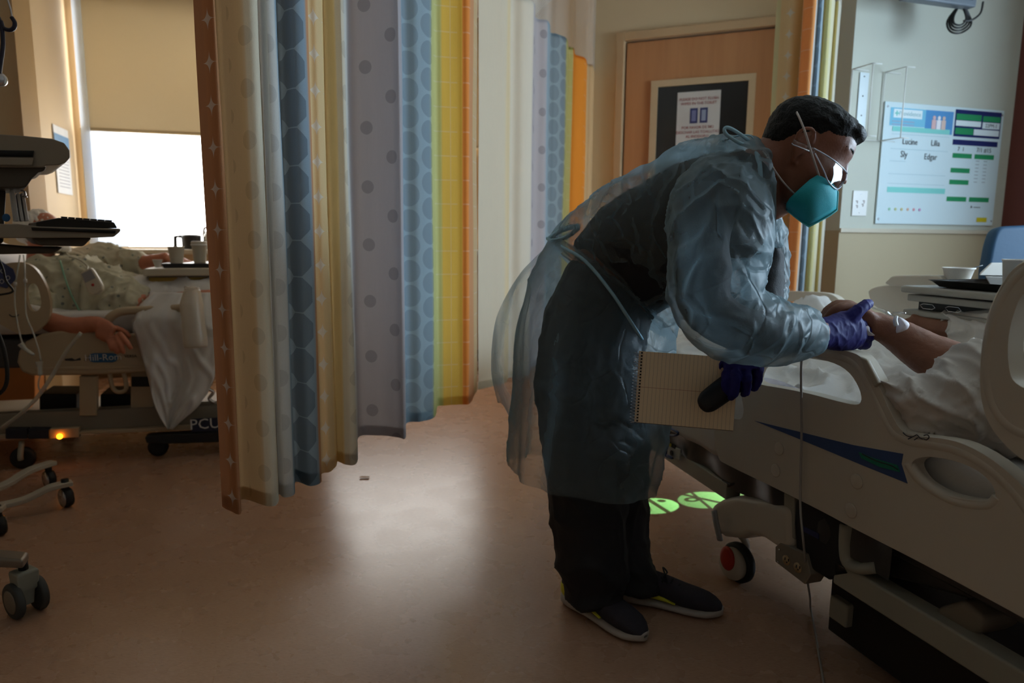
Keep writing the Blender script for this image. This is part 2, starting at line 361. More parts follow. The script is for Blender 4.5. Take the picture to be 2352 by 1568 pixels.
# ------------------------------------------------------------ privacy curtains
def cloth_mat(name, kind):
    m = bpy.data.materials.new(name); m.use_nodes = True; n = N(m); n.n.remove(n.n['Principled BSDF'])
    out = n.n['Material Output']
    uv = n.node('ShaderNodeUVMap').outputs[0]; sp = n.node('ShaderNodeSeparateXYZ'); n.l.new(uv, sp.inputs[0])
    u = Ex(n, sp.outputs[0]); v = Ex(n, sp.outputs[1])
    dye = n.node('ShaderNodeVertexColor', layer_name='dye').outputs[0]
    def cell(su, sv, stag=True):
        cu = (u / su).f('FLOOR'); fu = (u / su).f('FRACT') - .5
        vv = v / sv + ((cu * .5).f('FRACT') if stag else 0)
        return (fu * su).f('ABSOLUTE'), ((vv.f('FRACT') - .5) * sv).f('ABSOLUTE')
    def circ(r, su, sv, stag=True):
        x, y = cell(su, sv, stag); return (x * x + y * y).f('SQRT').f('LESS_THAN', r)
    if kind == 'dots': msk = circ(.021, .088, .185); f = (msk * .6, .52)
    elif kind == 'lightdots': msk = circ(.022, .075, .115); f = (msk * .45, .66)
    elif kind == 'circles': msk = circ(.039, .088, .088); f = (msk * .6, .62)
    elif kind == 'octagons':
        x, y = cell(.13, .094, False); msk = x.f('MAXIMUM', y).f('MAXIMUM', (x + y) * .7071).f('LESS_THAN', .0455); f = (msk * .9, .56)
    elif kind in ('stars', 'goldstars'):
        x, y = cell(.11 if kind == 'stars' else .07, .092, False); msk = (x.f('SQRT') + y.f('SQRT')).f('LESS_THAN', .165); f = (msk * .7, 1.6)
    elif kind == 'bands':
        x, y = cell(.09, .09, False); msk = (x.f('GREATER_THAN', .043) + y.f('GREATER_THAN', .0425)).f('MINIMUM', 1); f = (msk * .22, 1.5)
    else: f = None
    weave = n.noise(n.scaled(uv, 900, 300, 1), 1.0, 2); slub = n.noise(n.scaled(uv, 160, 12, 1), 1.0, 4)
    col = n.mix((slub - .4).f('MAXIMUM', 0) * .5, dye, n.mix(1.0, dye, (1.15, 1.12, 1.1, 1), 'MULTIPLY'))
    if f:
        k = f[1]; tgt = n.mix(1.0, dye, (k, k, k * 1.02, 1), 'MULTIPLY') if k < 1 else (0.72, 0.70, 0.66, 1)
        col = n.mix(f[0], col, tgt)
    col = n.mix((weave - .5).f('ABSOLUTE') * .35, col, (.02, .02, .02, 1))
    d = n.node('ShaderNodeBsdfDiffuse'); t = n.node('ShaderNodeBsdfTranslucent'); mx = n.node('ShaderNodeMixShader'); mx.inputs[0].default_value = .42
    nb = n.bump(weave + n.noise(n.scaled(uv, 14, 3, 1), 1.0, 3) * 3, .25, .003)
    for s_ in (d, t): n.put(s_.inputs[0], col); n.put(s_.inputs['Normal'], nb)
    n.l.new(d.outputs[0], mx.inputs[1]); n.l.new(t.outputs[0], mx.inputs[2]); n.l.new(mx.outputs[0], out.inputs[0])
    return m
KINDS = ['plain', 'dots', 'lightdots', 'circles', 'octagons', 'stars', 'goldstars', 'bands']
cl_mats = [cloth_mat('curtain_' + k, k) for k in KINDS]
m_net = bpy.data.materials.new('curtain_netting'); m_net.use_nodes = True; n = N(m_net); b = n.n['Principled BSDF']
uv = n.node('ShaderNodeUVMap').outputs[0]; sp = n.node('ShaderNodeSeparateXYZ'); n.l.new(uv, sp.inputs[0]); u = Ex(n, sp.outputs[0]); v = Ex(n, sp.outputs[1])
fx = ((u + v) / .011).f('FRACT') - .5; fy = ((u - v) / .011).f('FRACT') - .5
n.put(b.inputs['Alpha'], (fx * fx + fy * fy).f('SQRT').f('GREATER_THAN', .36))
b.inputs['Base Color'].default_value = (.50, .46, .40, 1); b.inputs['Roughness'].default_value = .8
def sheet(name, path, cols, kinds, z0, z1, mats, parent, nz=26, off=0.0, sway=.006, u0=0.0):
    """vertical cloth hung along a plan path; path is a list of points, cols/kinds per segment between them"""
    pts = [V((p.x, p.y, 0)) for p in path]; sub = 7
    q, ts = catm(pts, list(range(len(pts))), sub)
    arc = [0]
    for i in range(1, len(q)): arc.append(arc[-1] + (q[i] - q[i - 1]).length)
    vs = []; 
    for j in range(nz + 1):
        z = z0 + (z1 - z0) * j / nz
        for i, p in enumerate(q):
            t = (q[min(i + 1, len(q) - 1)] - q[max(i - 1, 0)]).normalized(); nn = V((t.y, -t.x, 0))
            s = sway * (noise.noise(V((arc[i] * 6, z * 1.1, u0))) + .4 * noise.noise(V((arc[i] * 20, z * 2.3, u0 + 4))))
            vs.append(p + nn * (s + off) + UP * z)
    m_ = len(q); fs = [(j * m_ + i, j * m_ + i + 1, (j + 1) * m_ + i + 1, (j + 1) * m_ + i) for j in range(nz) for i in range(m_ - 1)]
    me = bpy.data.meshes.new(name); me.from_pydata([tuple(p) for p in vs], [], fs)
    uvl = me.uv_layers.new(name='UVMap'); ca = me.color_attributes.new('dye', 'FLOAT_COLOR', 'POINT')
    for li, l in enumerate(me.loops):
        uvl.data[li].uv = (u0 + arc[l.vertex_index % m_], (l.vertex_index // m_) * (z1 - z0) / nz + z0)
    for vi in range(len(vs)):
        t = ts[vi % m_]; i = min(int(t), len(cols) - 1)
        c = lin(cols[i]); fr = t - int(t)
        if fr > .75 and i + 1 < len(cols):
            c2 = lin(cols[i + 1]); k = (fr - .75) * 4 * .5; c = tuple(x * (1 - k) + y * k for x, y in zip(c, c2))
        ca.data[vi].color = (c[0], c[1], c[2], 1)
    for pi, pl in enumerate(me.polygons):
        i = min(int(ts[pi % (m_ - 1)]), len(kinds) - 1); pl.material_index = kinds[i]
    return link(name, me, mats, parent)
HZ, TZ = .375, 2.10
ORG, TAN, CRM, GRY, BLU, SLT, GLD, LIL, YEL, GRN = (206, 154, 114), (204, 178, 138), (212, 204, 184), (206, 206, 202), (150, 172, 186), (144, 164, 178), (222, 194, 148), (178, 174, 178), (226, 190, 92), (198, 202, 140)
def curtain(hem, z0, z1, label, netting=True, u0=0, flag=None):
    pts = [PZ(h[0], h[1], z0) for h in hem]; cols = [h[2] for h in hem]; kinds = [KINDS.index(h[3]) for h in hem]
    t = thing('privacy_curtain', V((pts[0].x, pts[0].y, z0)), label, 'curtain')
    sheet('fabric', pts, cols, kinds, z0, z1, cl_mats, t, u0=u0)
    sheet('hem', pts, cols, kinds, z0, z0 + .036, cl_mats, t, nz=2, off=-.004, u0=u0)
    sheet('top_hem', pts, cols, kinds, z1 - .012, z1 + .004, cl_mats, t, nz=1, off=-.003, u0=u0)
    if netting: sheet('netting', pts, [(200, 190, 170)] * len(cols), [0] * len(kinds), z1, HC - .06, [m_net], t, nz=6, u0=u0)
    return t, pts
hem1 = [(510, 1163, (176, 128, 94), 'stars'), (530, 1172, (184, 134, 96), 'stars'), (551, 1180, (184, 134, 96), 'plain'), (553, 1150, TAN, 'plain'), (572, 1150, TAN, 'lightdots'), (612, 1163, CRM, 'lightdots'), (637, 1158, CRM, 'plain'),
        (640, 1134, GRY, 'plain'), (655, 1142, GRY, 'lightdots'), (677, 1134, SLT, 'plain'), (679, 1106, SLT, 'octagons'), (712, 1116, SLT, 'octagons'), (738, 1108, ORG, 'plain'), (741, 1088, GLD, 'goldstars'), (758, 1084, GLD, 'goldstars'),
        (770, 1072, (232, 204, 150), 'plain'), (774, 1058, (230, 206, 150), 'plain'), (796, 1066, CRM, 'lightdots'), (818, 1060, GRY, 'plain'), (822, 1004, LIL, 'dots'), (870, 1000, LIL, 'dots'), (912, 1004, LIL, 'dots'), (931, 1006, LIL, 'plain'),
        (935, 972, BLU, 'circles'), (968, 968, BLU, 'circles'), (998, 958, GRN, 'plain'), (1003, 934, GRN, 'bands'), (1020, 931, YEL, 'bands'), (1052, 929, YEL, 'plain'), (1064, 929, (226, 146, 76), 'bands'), (1078, 927, ORG, 'plain'), (1088, 908, TAN, 'bands'), (1095, 897, CRM, 'plain')]
cur1, cp1 = curtain(hem1, HZ, TZ, 'near striped privacy curtain from the orange star edge to the yellow and orange folds')
hem2 = [(1098, 895, CRM, 'plain'), (1125, 888, CRM, 'plain'), (1160, 880, (222, 205, 168), 'plain'), (1168, 868, (214, 208, 192), 'plain'), (1195, 866, (214, 208, 192), 'plain'), (1216, 860, LIL, 'dots'), (1220, 842, LIL, 'dots'), (1248, 838, BLU, 'plain'),
        (1252, 824, BLU, 'circles'), (1266, 822, BLU, 'circles'), (1288, 816, GRN, 'plain'), (1292, 806, GRN, 'bands'), (1303, 804, (240, 160, 66), 'plain'), (1308, 796, (240, 160, 66), 'plain'), (1328, 792, (240, 160, 66), 'bands'), (1334, 784, TAN, 'plain'), (1346, 782, TAN, 'plain'), (1352, 770, TAN, 'plain')]
cur2, cp2 = curtain(hem2, HZ, TZ, 'far privacy curtain in cream, lilac, blue and orange hanging beside the door wall', u0=3.1)
# right curtain: bunched at the return strip
hem3d = [(1752, 3.30, (214, 204, 160), 'plain'), (1764, 3.16, (226, 196, 150), 'stars'), (1790, 3.10, (226, 196, 150), 'stars'), (1810, 3.16, (226, 176, 130), 'plain'), (1812, 3.06, (228, 150, 92), 'bands'), (1832, 3.02, (228, 160, 100), 'plain'), (1838, 3.05, GRY, 'plain'), (1843, 3.14, (168, 186, 198), 'circles'), (1852, 3.12, (168, 186, 198), 'plain'), (1857, 3.22, (222, 214, 160), 'bands'), (1866, 3.18, (222, 214, 160), 'bands'), (1874, 3.20, (235, 230, 200), 'plain'), (1879, 3.30, (222, 206, 140), 'plain'), (1888, 3.28, (220, 216, 200), 'plain'), (1895, 3.36, GRY, 'plain')]
pts3 = []
for x, D, c_, k_ in hem3d: p = P(x, 540, D + .27); pts3.append(V((p.x, p.y, 0)))
t3 = thing('privacy_curtain', pts3[0] + UP * HZ, 'bunched privacy curtain with star and square patterns at the right of the door', 'curtain')
cs = [h[2] for h in hem3d]; ks = [KINDS.index(h[3]) for h in hem3d]
sheet('fabric', pts3, cs, ks, HZ, 2.18, cl_mats, t3, u0=7); sheet('hem', pts3, cs, ks, HZ, HZ + .036, cl_mats, t3, nz=2, off=-.004, u0=7)
sheet('netting', pts3, cs, [0] * len(ks), 2.18, HC - .06, [m_net], t3, nz=4, u0=7)
m_alu = mat('aluminium', (190, 190, 186), .3, 1)
def track(a, bb, label):
    t = thing('curtain_track', a + UP * (HC - .05), label, 'track'); d = (bb - a).normalized()
    obj('rail', MB().tube([a - d * .1 + UP * (HC - .035), bb + d * .1 + UP * (HC - .035)], .016, 4, sub=1), m_alu, t)
    for i in range(int((bb - a).length / .6) + 1): obj('ceiling_bracket', MB().box(a + d * (i * .6) + UP * (HC - .012), (.02, .02, .03)), m_alu, t, smooth=False)
def lo(p): return V((p.x, p.y, 0))
track(lo(cp1[0]), lo(cp1[-1]) - (lo(cp1[-1])-lo(cp1[0])).normalized()*.13, 'ceiling track carrying the near striped curtain'); track(lo(cp2[0]), lo(cp2[-1]), 'ceiling track carrying the far curtain'); track(lo(pts3[0]), lo(pts3[-1]), 'ceiling track carrying the bunched curtain at right')
# ------------------------------------------------------------ people
m_skin = mat('tan_skin', (132, 82, 60), .5, var=.10, scale=18, bump=.12, bscale=220)
m_skin2 = mat('ruddy_skin', (186, 116, 88), .5, var=.12, scale=20, bump=.15, bscale=180)
m_skin3 = mat('brown_skin', (128, 80, 57), .5, var=.14, scale=22, bump=.25, bscale=140)
m_hair = mat('black_hair', (9, 8, 8), .55, var=.3, scale=120, bump=.6, bscale=260, spec=.25)
m_white_hair = mat('white_hair', (225, 218, 208), .7, var=.1, scale=80, bump=.5, bscale=200)
def rings_head(o, fx, up, lf, s=1.0, off=None):
    rows = [(-.108, .060, .035, .022), (-.102, .072, .012, .036), (-.09, .080, -.012, .046), (-.074, .084, -.035, .054), (-.053, .088, -.055, .061), (-.03, .091, -.072, .067), (-.005, .088, -.086, .071),
            (.02, .083, -.094, .074), (.045, .088, -.098, .076), (.065, .084, -.096, .075), (.085, .072, -.086, .068), (.102, .052, -.066, .054), (.112, .030, -.042, .036), (.117, .006, -.018, .014)]
    out = []
    for z, xf, xb, hw in rows:
        cx, rx = (xf + xb) / 2, (xf - xb) / 2; r = []
        for j in range(28):
            a = 2 * math.pi * j / 28; c_, s_ = math.cos(a), math.sin(a); e = .86
            x = cx + rx * math.copysign(abs(c_) ** e, c_); y = hw * math.copysign(abs(s_) ** e, s_) * (1 - .10 * max(c_, 0))
            p = V((x, y, z))
            if off: q = (V((c_ / max(rx, .01), s_ / max(hw, .01), z * 60 if z > .04 else 0))).normalized(); p += q * off(p)
            r.append(o + (fx * p.x + lf * p.y + up * p.z) * s)
        out.append(r)
    return out
def head_mb(mb, o, fx, up, lf, s=1.0):
    L = lambda x, y, z: o + (fx * x + lf * y + up * z) * s
    mb.loft(rings_head(o, fx, up, lf, s))
    mb.tube([L(.078, 0, .038), L(.088, 0, .014), L(.099, 0, -.008)], [.008 * s, .009 * s, .011 * s], 10)
    for sd in (-1, 1):
        mb.ball(L(.089, .011 * sd, -.014), .008 * s)
        mb.ball(L(.074, .036 * sd, -.02), (.022 * s,) * 3)                       # cheek
        mb.ball(L(.066, .026 * sd, .046), (.013 * s, .026 * s, .009 * s), (fx, lf, up))    # brow
        mb.tube([L(-.004, .070 * sd, -.036), L(-.012, .079 * sd, -.022), L(-.026, .091 * sd, .004), L(-.026, .095 * sd, .022), L(-.013, .093 * sd, .034), L(.001, .085 * sd, .030), L(.005, .076 * sd, .012)], [.006 * s, .0052 * s, .005 * s, .005 * s, .005 * s, .0046 * s, .004 * s], 8)
        mb.ball(L(-.010, .079 * sd, .0), (.013 * s, .006 * s, .026 * s), (fx, lf, up))
    mb.ball(L(.090, 0, -.050), (.013 * s, .026 * s, .008 * s), (fx, lf, up)); mb.ball(L(.087, 0, -.064), (.013 * s, .024 * s, .009 * s), (fx, lf, up))
    mb.ball(L(.074, 0, -.090), (.014 * s, .020 * s, .014 * s), (fx, lf, up))
    return L
def px_tube(mb, pts, n=14, ell=None, sub=5):
    "limb from (px, py, D, radius) stations"
    return mb.tube([P(x, y, D) for x, y, D, r in pts], [r for *_, r in pts], n, sub=sub, ell=ell)
def section(a, b, D, w, n=32, dn=0, e=.9):
    "cross-section whose outline spans pixel a to pixel b at distance D, half-depth w"
    A, B = P(a[0], a[1], D - dn), P(b[0], b[1], D + dn); c = (A + B) / 2; h = (B - A) / 2
    y = _f - h.normalized() * _f.dot(h.normalized()); y.normalize()
    r = []
    for j in range(n):
        t = 2 * math.pi * j / n; cs, sn = math.cos(t), math.sin(t)
        r.append(c + h * math.copysign(abs(cs) ** e, cs) + y * (w * math.copysign(abs(sn) ** e, sn)))
    return r
def interp(secs, k=4):
    "smooth catmull between section rings"
    out = []; n = len(secs)
    for i in range(n - 1):
        a, b, c, d = secs[max(i - 1, 0)], secs[i], secs[i + 1], secs[min(i + 2, n - 1)]
        for q in range(k):
            t = q / k
            out.append([0.5 * ((2 * B) + (C - A) * t + (2 * A - 5 * B + 4 * C - Dd) * t * t + (3 * B - A - 3 * C + Dd) * t ** 3) for A, B, C, Dd in zip(a, b, c, d)])
    out.append(secs[-1]); return out
def hand_mb(mb, wrist, d, n, side, scale=1.0, curl=(.2, .3, .35, .4), spread=.12, thumb=.6, thumb_curl=.3, open_n=1):
    """palm + five fingers. d: wrist->knuckles, n: back of hand normal, side: towards thumb; curl in radians per joint"""
    d, n = V(d).normalized(), V(n).normalized(); n = (n - d * n.dot(d)).normalized(); s = V(side).normalized(); s = (s - d * s.dot(d) - n * s.dot(n)).normalized()
    k = scale; w = V(wrist)
    mb.loft([[w + d * (x * k) + s * (a * k * math.cos(t)) + n * (h * k * math.sin(t)) for t in [2 * math.pi * j / 16 for j in range(16)]] for x, a, h in
             ((-.02, .026, .019), (.005, .027, .018), (.03, .035, .017), (.06, .041, .015), (.082, .042, .013), (.096, .036, .010))])
    for i, (o, L, r) in enumerate(((.030, .072, .0092), (.010, .080, .0097), (-.011, .075, .0092), (-.031, .058, .0082))):
        p = w + d * (.084 * k) + s * (o * k); a = 0; dd = (d + s * (o * spread / .03)).normalized(); pts = [p - dd * .02 * k, p]; rs = [r * k, r * k * 1.05]
        for j, (f, rr) in enumerate(((.45, 1.0), (.30, .92), (.25, .78))):
            a += curl[i] * (1.0 if j else .8); v_ = dd * math.cos(a) - n * math.sin(a); p = p + v_ * (L * f * k); pts.append(p); rs.append(r * rr * k)
        mb.tube(pts, rs, 10, sub=3); mb.ball(pts[-1], rs[-1] * 1.0)
    p = w + d * (.022 * k) + s * (.024 * k) - n * (.004 * k); v_ = (d * math.cos(thumb) + s * math.sin(thumb) - n * .15).normalized()
    pts = [p - v_ * .01 * k, p, p + v_ * (.040 * k)]; v2 = (v_ * math.cos(thumb_curl) + (d - n * .4).normalized() * math.sin(thumb_curl)).normalized()
    pts += [pts[-1] + v2 * (.030 * k), pts[-1] + v2 * (.055 * k)]; mb.tube(pts, [.014 * k, .0155 * k, .0125 * k, .0108 * k, .0085 * k], 10, sub=3); mb.ball(pts[-1], .0085 * k)
    return mb
def wrinkle(amp, f=8, seed=0):
    o = V((seed, seed * 2, 3))
    def g(p, n_):
        a = noise.noise(p * f + o); b = noise.noise(V((p.x * f * 2.3, p.y * f * 2.3, p.z * f * 1.5)) + o * 2); c_ = noise.noise(p * f * 5 + o)
        return amp * ((1 - min(1, abs(a) * 3.2)) ** 2 * 1.5 + (1 - min(1, abs(b) * 3)) ** 2 * .7 + c_ * .25 - .4)
    return g

def crinkle(amp, f=7, seed=0, low=.5):
    o = V((seed, seed * 1.7, 3 + seed))
    def g(p, n_):
        w_ = V((noise.noise(p * 5 + o), noise.noise(p * 5 + o * 2), noise.noise(p * 5 - o))) * .09
        q = p + w_; d1 = noise.voronoi(q * f + o)[0]; e1 = d1[1] - d1[0]; d2 = noise.voronoi(q * f * 2.3 + o)[0]; e2 = d2[1] - d2[0]
        m = .5 + .5 * noise.noise(p * 4 + o)
        return amp * (math.exp(-(e1 / .11) ** 2) * m * 1.1 + math.exp(-(e2 / .14) ** 2) * .42 * (1 - m) * 1.6 + noise.noise(p * 6 + o) * low - d1[0] * .35)
    return g
# ---- doctor
doc = thing('person', PZ(1400, 1420, 0), 'person bending over the right bed in translucent blue gown, teal mask and indigo gloves', 'person')
HA = math.radians(33)
hr0 = (_r * math.cos(.30) - _f * math.sin(.30)).normalized()
hf = (hr0 * math.cos(HA) - _u * math.sin(HA)).normalized(); hu = (hr0 * math.sin(HA) + _u * math.cos(HA)).normalized(); hl = hu.cross(hf).normalized()
HO = P(1842, 362, 1.52); HS = 1.0
mb = MB(); LH = head_mb(mb, HO, hf, hu, hl, HS)
mb.tube([LH(-.035, 0, -.02), LH(-.055, 0, -.075), P(1765, 440, 1.57), P(1700, 440, 1.62)], [.062, .060, .066, .09], 20, sub=4)
# slim body beneath the clothes, one continuous surface with the head
bodysec = [((1735, 370), (1765, 470), 1.60, .08), ((1680, 352), (1745, 540), 1.62, .155), ((1620, 358), (1715, 610), 1.65, .185), ((1550, 370), (1650, 650), 1.71, .17), ((1470, 415), (1590, 690), 1.79, .155), ((1380, 470), (1530, 715), 1.88, .15), ((1310, 550), (1500, 745), 1.97, .16), ((1275, 640), (1480, 790), 2.03, .17), ((1262, 740), (1460, 850), 2.04, .165)]
grow0 = lambda a, b, k: ((a[0] - (b[0] - a[0]) * k, a[1] - (b[1] - a[1]) * k), (b[0] + (b[0] - a[0]) * k, b[1] + (b[1] - a[1]) * k))
mb.loft(interp([section(*grow0(a, b, -.10), D, max(.07, w_ - .045)) for a, b, D, w_ in bodysec], 3))
px_tube(mb, [(1630, 455, 1.52, .055), (1610, 560, 1.48, .048), (1622, 705, 1.45, .040), (1700, 755, 1.455, .038), (1800, 762, 1.50, .034), (1885, 762, 1.555, .028)])
px_tube(mb, [(1725, 500, 1.74, .055), (1750, 590, 1.76, .045), (1755, 680, 1.72, .040), (1730, 750, 1.67, .033), (1710, 800, 1.66, .027)])
px_tube(mb, [(1345, 780, 1.96, .065), (1345, 950, 1.96, .075), (1345, 1120, 1.98, .055), (1338, 1330, 2.0, .04)]); px_tube(mb, [(1390, 780, 2.10, .065), (1420, 950, 2.12, .075), (1430, 1120, 2.10, .055), (1450, 1320, 2.08, .04)])
fuse('body', mb, m_skin, .0045, doc, 4)
m_black = mat('black_cloth', (22, 22, 25), .75, var=.2, scale=30, bump=.2, bscale=300)
# shirt and trousers
mb = MB(); bs = [(a, b, D, w_ + .012) for a, b, D, w_ in bodysec[:7]]
bs[0] = ((1733, 352), (1758, 458), 1.595, .085)
grow = lambda a, b, k: ((a[0] - (b[0] - a[0]) * k, a[1] - (b[1] - a[1]) * k), (b[0] + (b[0] - a[0]) * k, b[1] + (b[1] - a[1]) * k))
mb.loft(interp([section(*grow(a, b, -.03), D, w_ - .012) for a, b, D, w_ in bs], 3))
px_tube(mb, [(1630, 455, 1.52, .066), (1610, 550, 1.48, .060), (1614, 640, 1.455, .056), (1624, 706, 1.45, .054), (1700, 755, 1.455, .048), (1800, 762, 1.50, .045), (1868, 762, 1.54, .038)]); px_tube(mb, [(1725, 495, 1.74, .068), (1745, 560, 1.76, .058), (1752, 640, 1.74, .052), (1752, 685, 1.72, .050), (1730, 748, 1.67, .044), (1714, 785, 1.66, .036)])
fuse('shirt', mb, m_black, .007, doc, 3, wrinkle(.003))
mb = MB()
mb.loft(interp([section((1310, 600), (1490, 735), 2.0, .15), section((1262, 700), (1480, 800), 2.03, .18), section((1232, 820), (1485, 890), 2.03, .19), section((1236, 930), (1478, 960), 2.02, .18)], 4))
def leg(secs): mb.loft(interp([section((x - w_, y), (x + w_, y + 6), D, w_ * D / FPX * .95, 24) for x, y, w_, D in secs], 4))
leg([(1330, 880, 98, 1.97), (1340, 980, 95, 1.96), (1345, 1100, 92, 1.96), (1352, 1200, 86, 1.97), (1360, 1290, 82, 1.97), (1362, 1345, 70, 1.98), (1360, 1378, 64, 1.98)])
leg([(1392, 880, 95, 2.10), (1400, 980, 90, 2.10), (1402, 1100, 84, 2.09), (1404, 1200, 81, 2.08), (1412, 1262, 76, 2.07), (1440, 1310, 68, 2.06), (1456, 1345, 62, 2.05)])
fuse('trousers', mb, m_black, .007, doc, 3, wrinkle(.007, 7, 5))
# gown
def thin(name, rgb, transp, rough=.38, tl=.35, gl=.10, crin=.5):
    m = bpy.data.materials.new(name); m.use_nodes = True; n = N(m); n.n.remove(n.n['Principled BSDF'])
    c = c4(lin(rgb)); tc = n.node('ShaderNodeTexCoord').outputs['Object']
    v1 = n.node('ShaderNodeTexVoronoi', feature='DISTANCE_TO_EDGE'); v1.inputs['Scale'].default_value = 9
    wv = n.node('ShaderNodeVectorMath', operation='MULTIPLY_ADD'); nz = n.node('ShaderNodeTexNoise'); nz.inputs['Scale'].default_value = 4; n.l.new(tc, nz.inputs['Vector'])
    n.l.new(nz.outputs['Color'], wv.inputs[0]); wv.inputs[1].default_value = (.35, .35, .35); n.l.new(tc, wv.inputs[2]); n.l.new(wv.outputs[0], v1.inputs['Vector'])
    cr = Ex(n, v1.outputs['Distance']).f('MINIMUM', .06) * 8
    nb = n.bump(cr + n.noise(tc, 22, 4) * .9, crin, .006)
    d = n.node('ShaderNodeBsdfDiffuse'); t = n.node('ShaderNodeBsdfTranslucent'); g = n.node('ShaderNodeBsdfGlossy'); tr = n.node('ShaderNodeBsdfTransparent')
    for x in (d, t): x.inputs[0].default_value = c; n.l.new(nb, x.inputs['Normal'])
    g.inputs['Roughness'].default_value = rough; g.inputs[0].default_value = (1, 1, 1, 1); n.l.new(nb, g.inputs['Normal'])
    a = n.node('ShaderNodeMixShader'); a.inputs[0].default_value = tl; n.l.new(d.outputs[0], a.inputs[1]); n.l.new(t.outputs[0], a.inputs[2])
    b2 = n.node('ShaderNodeMixShader'); b2.inputs[0].default_value = gl; n.l.new(a.outputs[0], b2.inputs[1]); n.l.new(g.outputs[0], b2.inputs[2])
    lw = n.node('ShaderNodeLayerWeight'); lw.inputs[0].default_value = .35
    fac = (Ex(n, lw.outputs['Facing']) * -1 + 1) * transp
    m3 = n.node('ShaderNodeMixShader'); n.put(m3.inputs[0], fac); n.l.new(b2.outputs[0], m3.inputs[1]); n.l.new(tr.outputs[0], m3.inputs[2])
    n.l.new(m3.outputs[0], n.n['Material Output'].inputs[0]); return m
m_gown = thin('gown_film', (138, 160, 168), .68, rough=.45, tl=.62, gl=.06, crin=.8)
mb = MB()
G = [((1722, 338), (1742, 462), 1.60, .095), ((1690, 328), (1738, 540), 1.62, .165), ((1630, 332), (1732, 620), 1.65, .215), ((1560, 338), (1690, 672), 1.71, .225), ((1470, 388), (1625, 705), 1.79, .19), ((1370, 443), (1568, 728), 1.88, .18), ((1292, 508), (1552, 752), 1.97, .19), ((1260, 548), (1546, 785), 2.02, .20)]
mb.loft(interp([section(*g_) for g_ in G], 4))
px_tube(mb, [(1655, 432, 1.55, .080), (1650, 490, 1.48, .108), (1652, 565, 1.46, .106), (1645, 650, 1.445, .098), (1662, 715, 1.44, .088), (1715, 745, 1.45, .080), (1770, 760, 1.475, .070), (1822, 765, 1.51, .060), (1852, 766, 1.535, .052), (1866, 766, 1.545, .046)], 20)
px_tube(mb, [(1700, 490, 1.72, .070), (1732, 545, 1.77, .078), (1745, 620, 1.78, .070), (1745, 690, 1.74, .062), (1726, 745, 1.69, .052), (1712, 795, 1.66, .040)], 18)
px_tube(mb, [(1752, 490, 1.66, .024), (1770, 525, 1.66, .030), (1764, 560, 1.66, .03)], 12)
gown = fuse('gown', mb, m_gown, .0055, doc, 3, crinkle(.011, 7, 2))
SK = [((1262, 545), (1546, 780), 2.02, .20), ((1222, 625), (1546, 822), 2.05, .225), ((1192, 730), (1543, 880), 2.06, .25), ((1182, 850), (1533, 945), 2.05, .26), ((1174, 960), (1516, 1015), 2.04, .26), ((1172, 1050), (1492, 1112), 2.03, .25)]
rs = interp([section(*g_, n=120) for g_ in SK], 16); skv = crinkle(.010, 5, 9, .8)
c0 = sum(rs[-1], V((0, 0, 0))) / 120
rs2 = []
for i, r in enumerate(rs):
    q = i / (len(rs) - 1); rr = []
    cc_ = sum(r, V((0, 0, 0))) / len(r)
    for j, p in enumerate(r):
        t = 2 * math.pi * j / 120; dirv = (p - cc_).normalized()
        rr.append(p + dirv * (q * .012 * math.sin(9 * t + 1.5 * math.sin(3 * t)) + skv(p, None) * min(1, q * 4)) - UP * (q ** 3 * .035 * (.5 + .5 * math.sin(t * 1.0 + 3.9))))
    rs2.append(rr)
obj('gown_skirt', MB().loft(rs2, cap=False), m_gown, doc)
# loose back flap of the gown (open sheet)
top = [(1262, 560, 2.12), (1248, 600, 2.16), (1252, 640, 2.2)]; mid1 = [(1205, 615, 2.14), (1190, 660, 2.22), (1215, 700, 2.26)]; m2_ = [(1162, 680, 2.16), (1165, 740, 2.25), (1205, 800, 2.3)]; m3_ = [(1136, 745, 2.17), (1150, 830, 2.26), (1198, 890, 2.3)]; m4_ = [(1128, 850, 2.16), (1150, 890, 2.24), (1190, 950, 2.3)]; m5_ = [(1143, 925, 2.15), (1158, 934, 2.2), (1185, 990, 2.28)]
grid = []
for row in (top, mid1, m2_, m3_, m4_, m5_):
    q, _ = catm([P(*p) for p in row], [0] * 3, 8); grid.append(q)
cols_ = [catm(list(c_), [0] * 6, 5)[0] for c_ in zip(*grid)]; gr = [list(r) for r in zip(*cols_)]
obj('gown_flap', MB().loft([[p + _f * wrinkle(.01, 9, 4)(p, None) for p in r] for r in gr], closed=False), m_gown, doc)
m_tie = mat('gown_tie_fabric', (150, 190, 208), .5)
belt = [s_ for s_ in interp([section((1258, 546), (1546, 783), 2.02, .206, n=40), section((1255, 555), (1546, 793), 2.02, .206, n=40)], 1)]
bl = MB(); bl.tube([P(1256, 547, 1.98), P(1300, 572, 1.88), P(1345, 600, 1.84), P(1400, 665, 1.815), P(1440, 725, 1.81), P(1475, 780, 1.84)], .0032, 6, ell=1.6); obj('waist_tie', bl, m_tie, doc)
obj('waist_knot', MB().tube([P(1262, 548, 1.97), P(1290, 528, 1.93), P(1330, 520, 1.88), P(1300, 545, 1.90), P(1268, 552, 1.95)], .004, 6, ell=2), m_tie, doc)
obj('neck_band', MB().tube([P(1732, 332, 1.53), P(1741, 360, 1.49), P(1745, 400, 1.465), P(1751, 440, 1.475), P(1760, 470, 1.52)], [.005, .006, .007, .006, .004], 8, ell=.6), m_tie, doc)
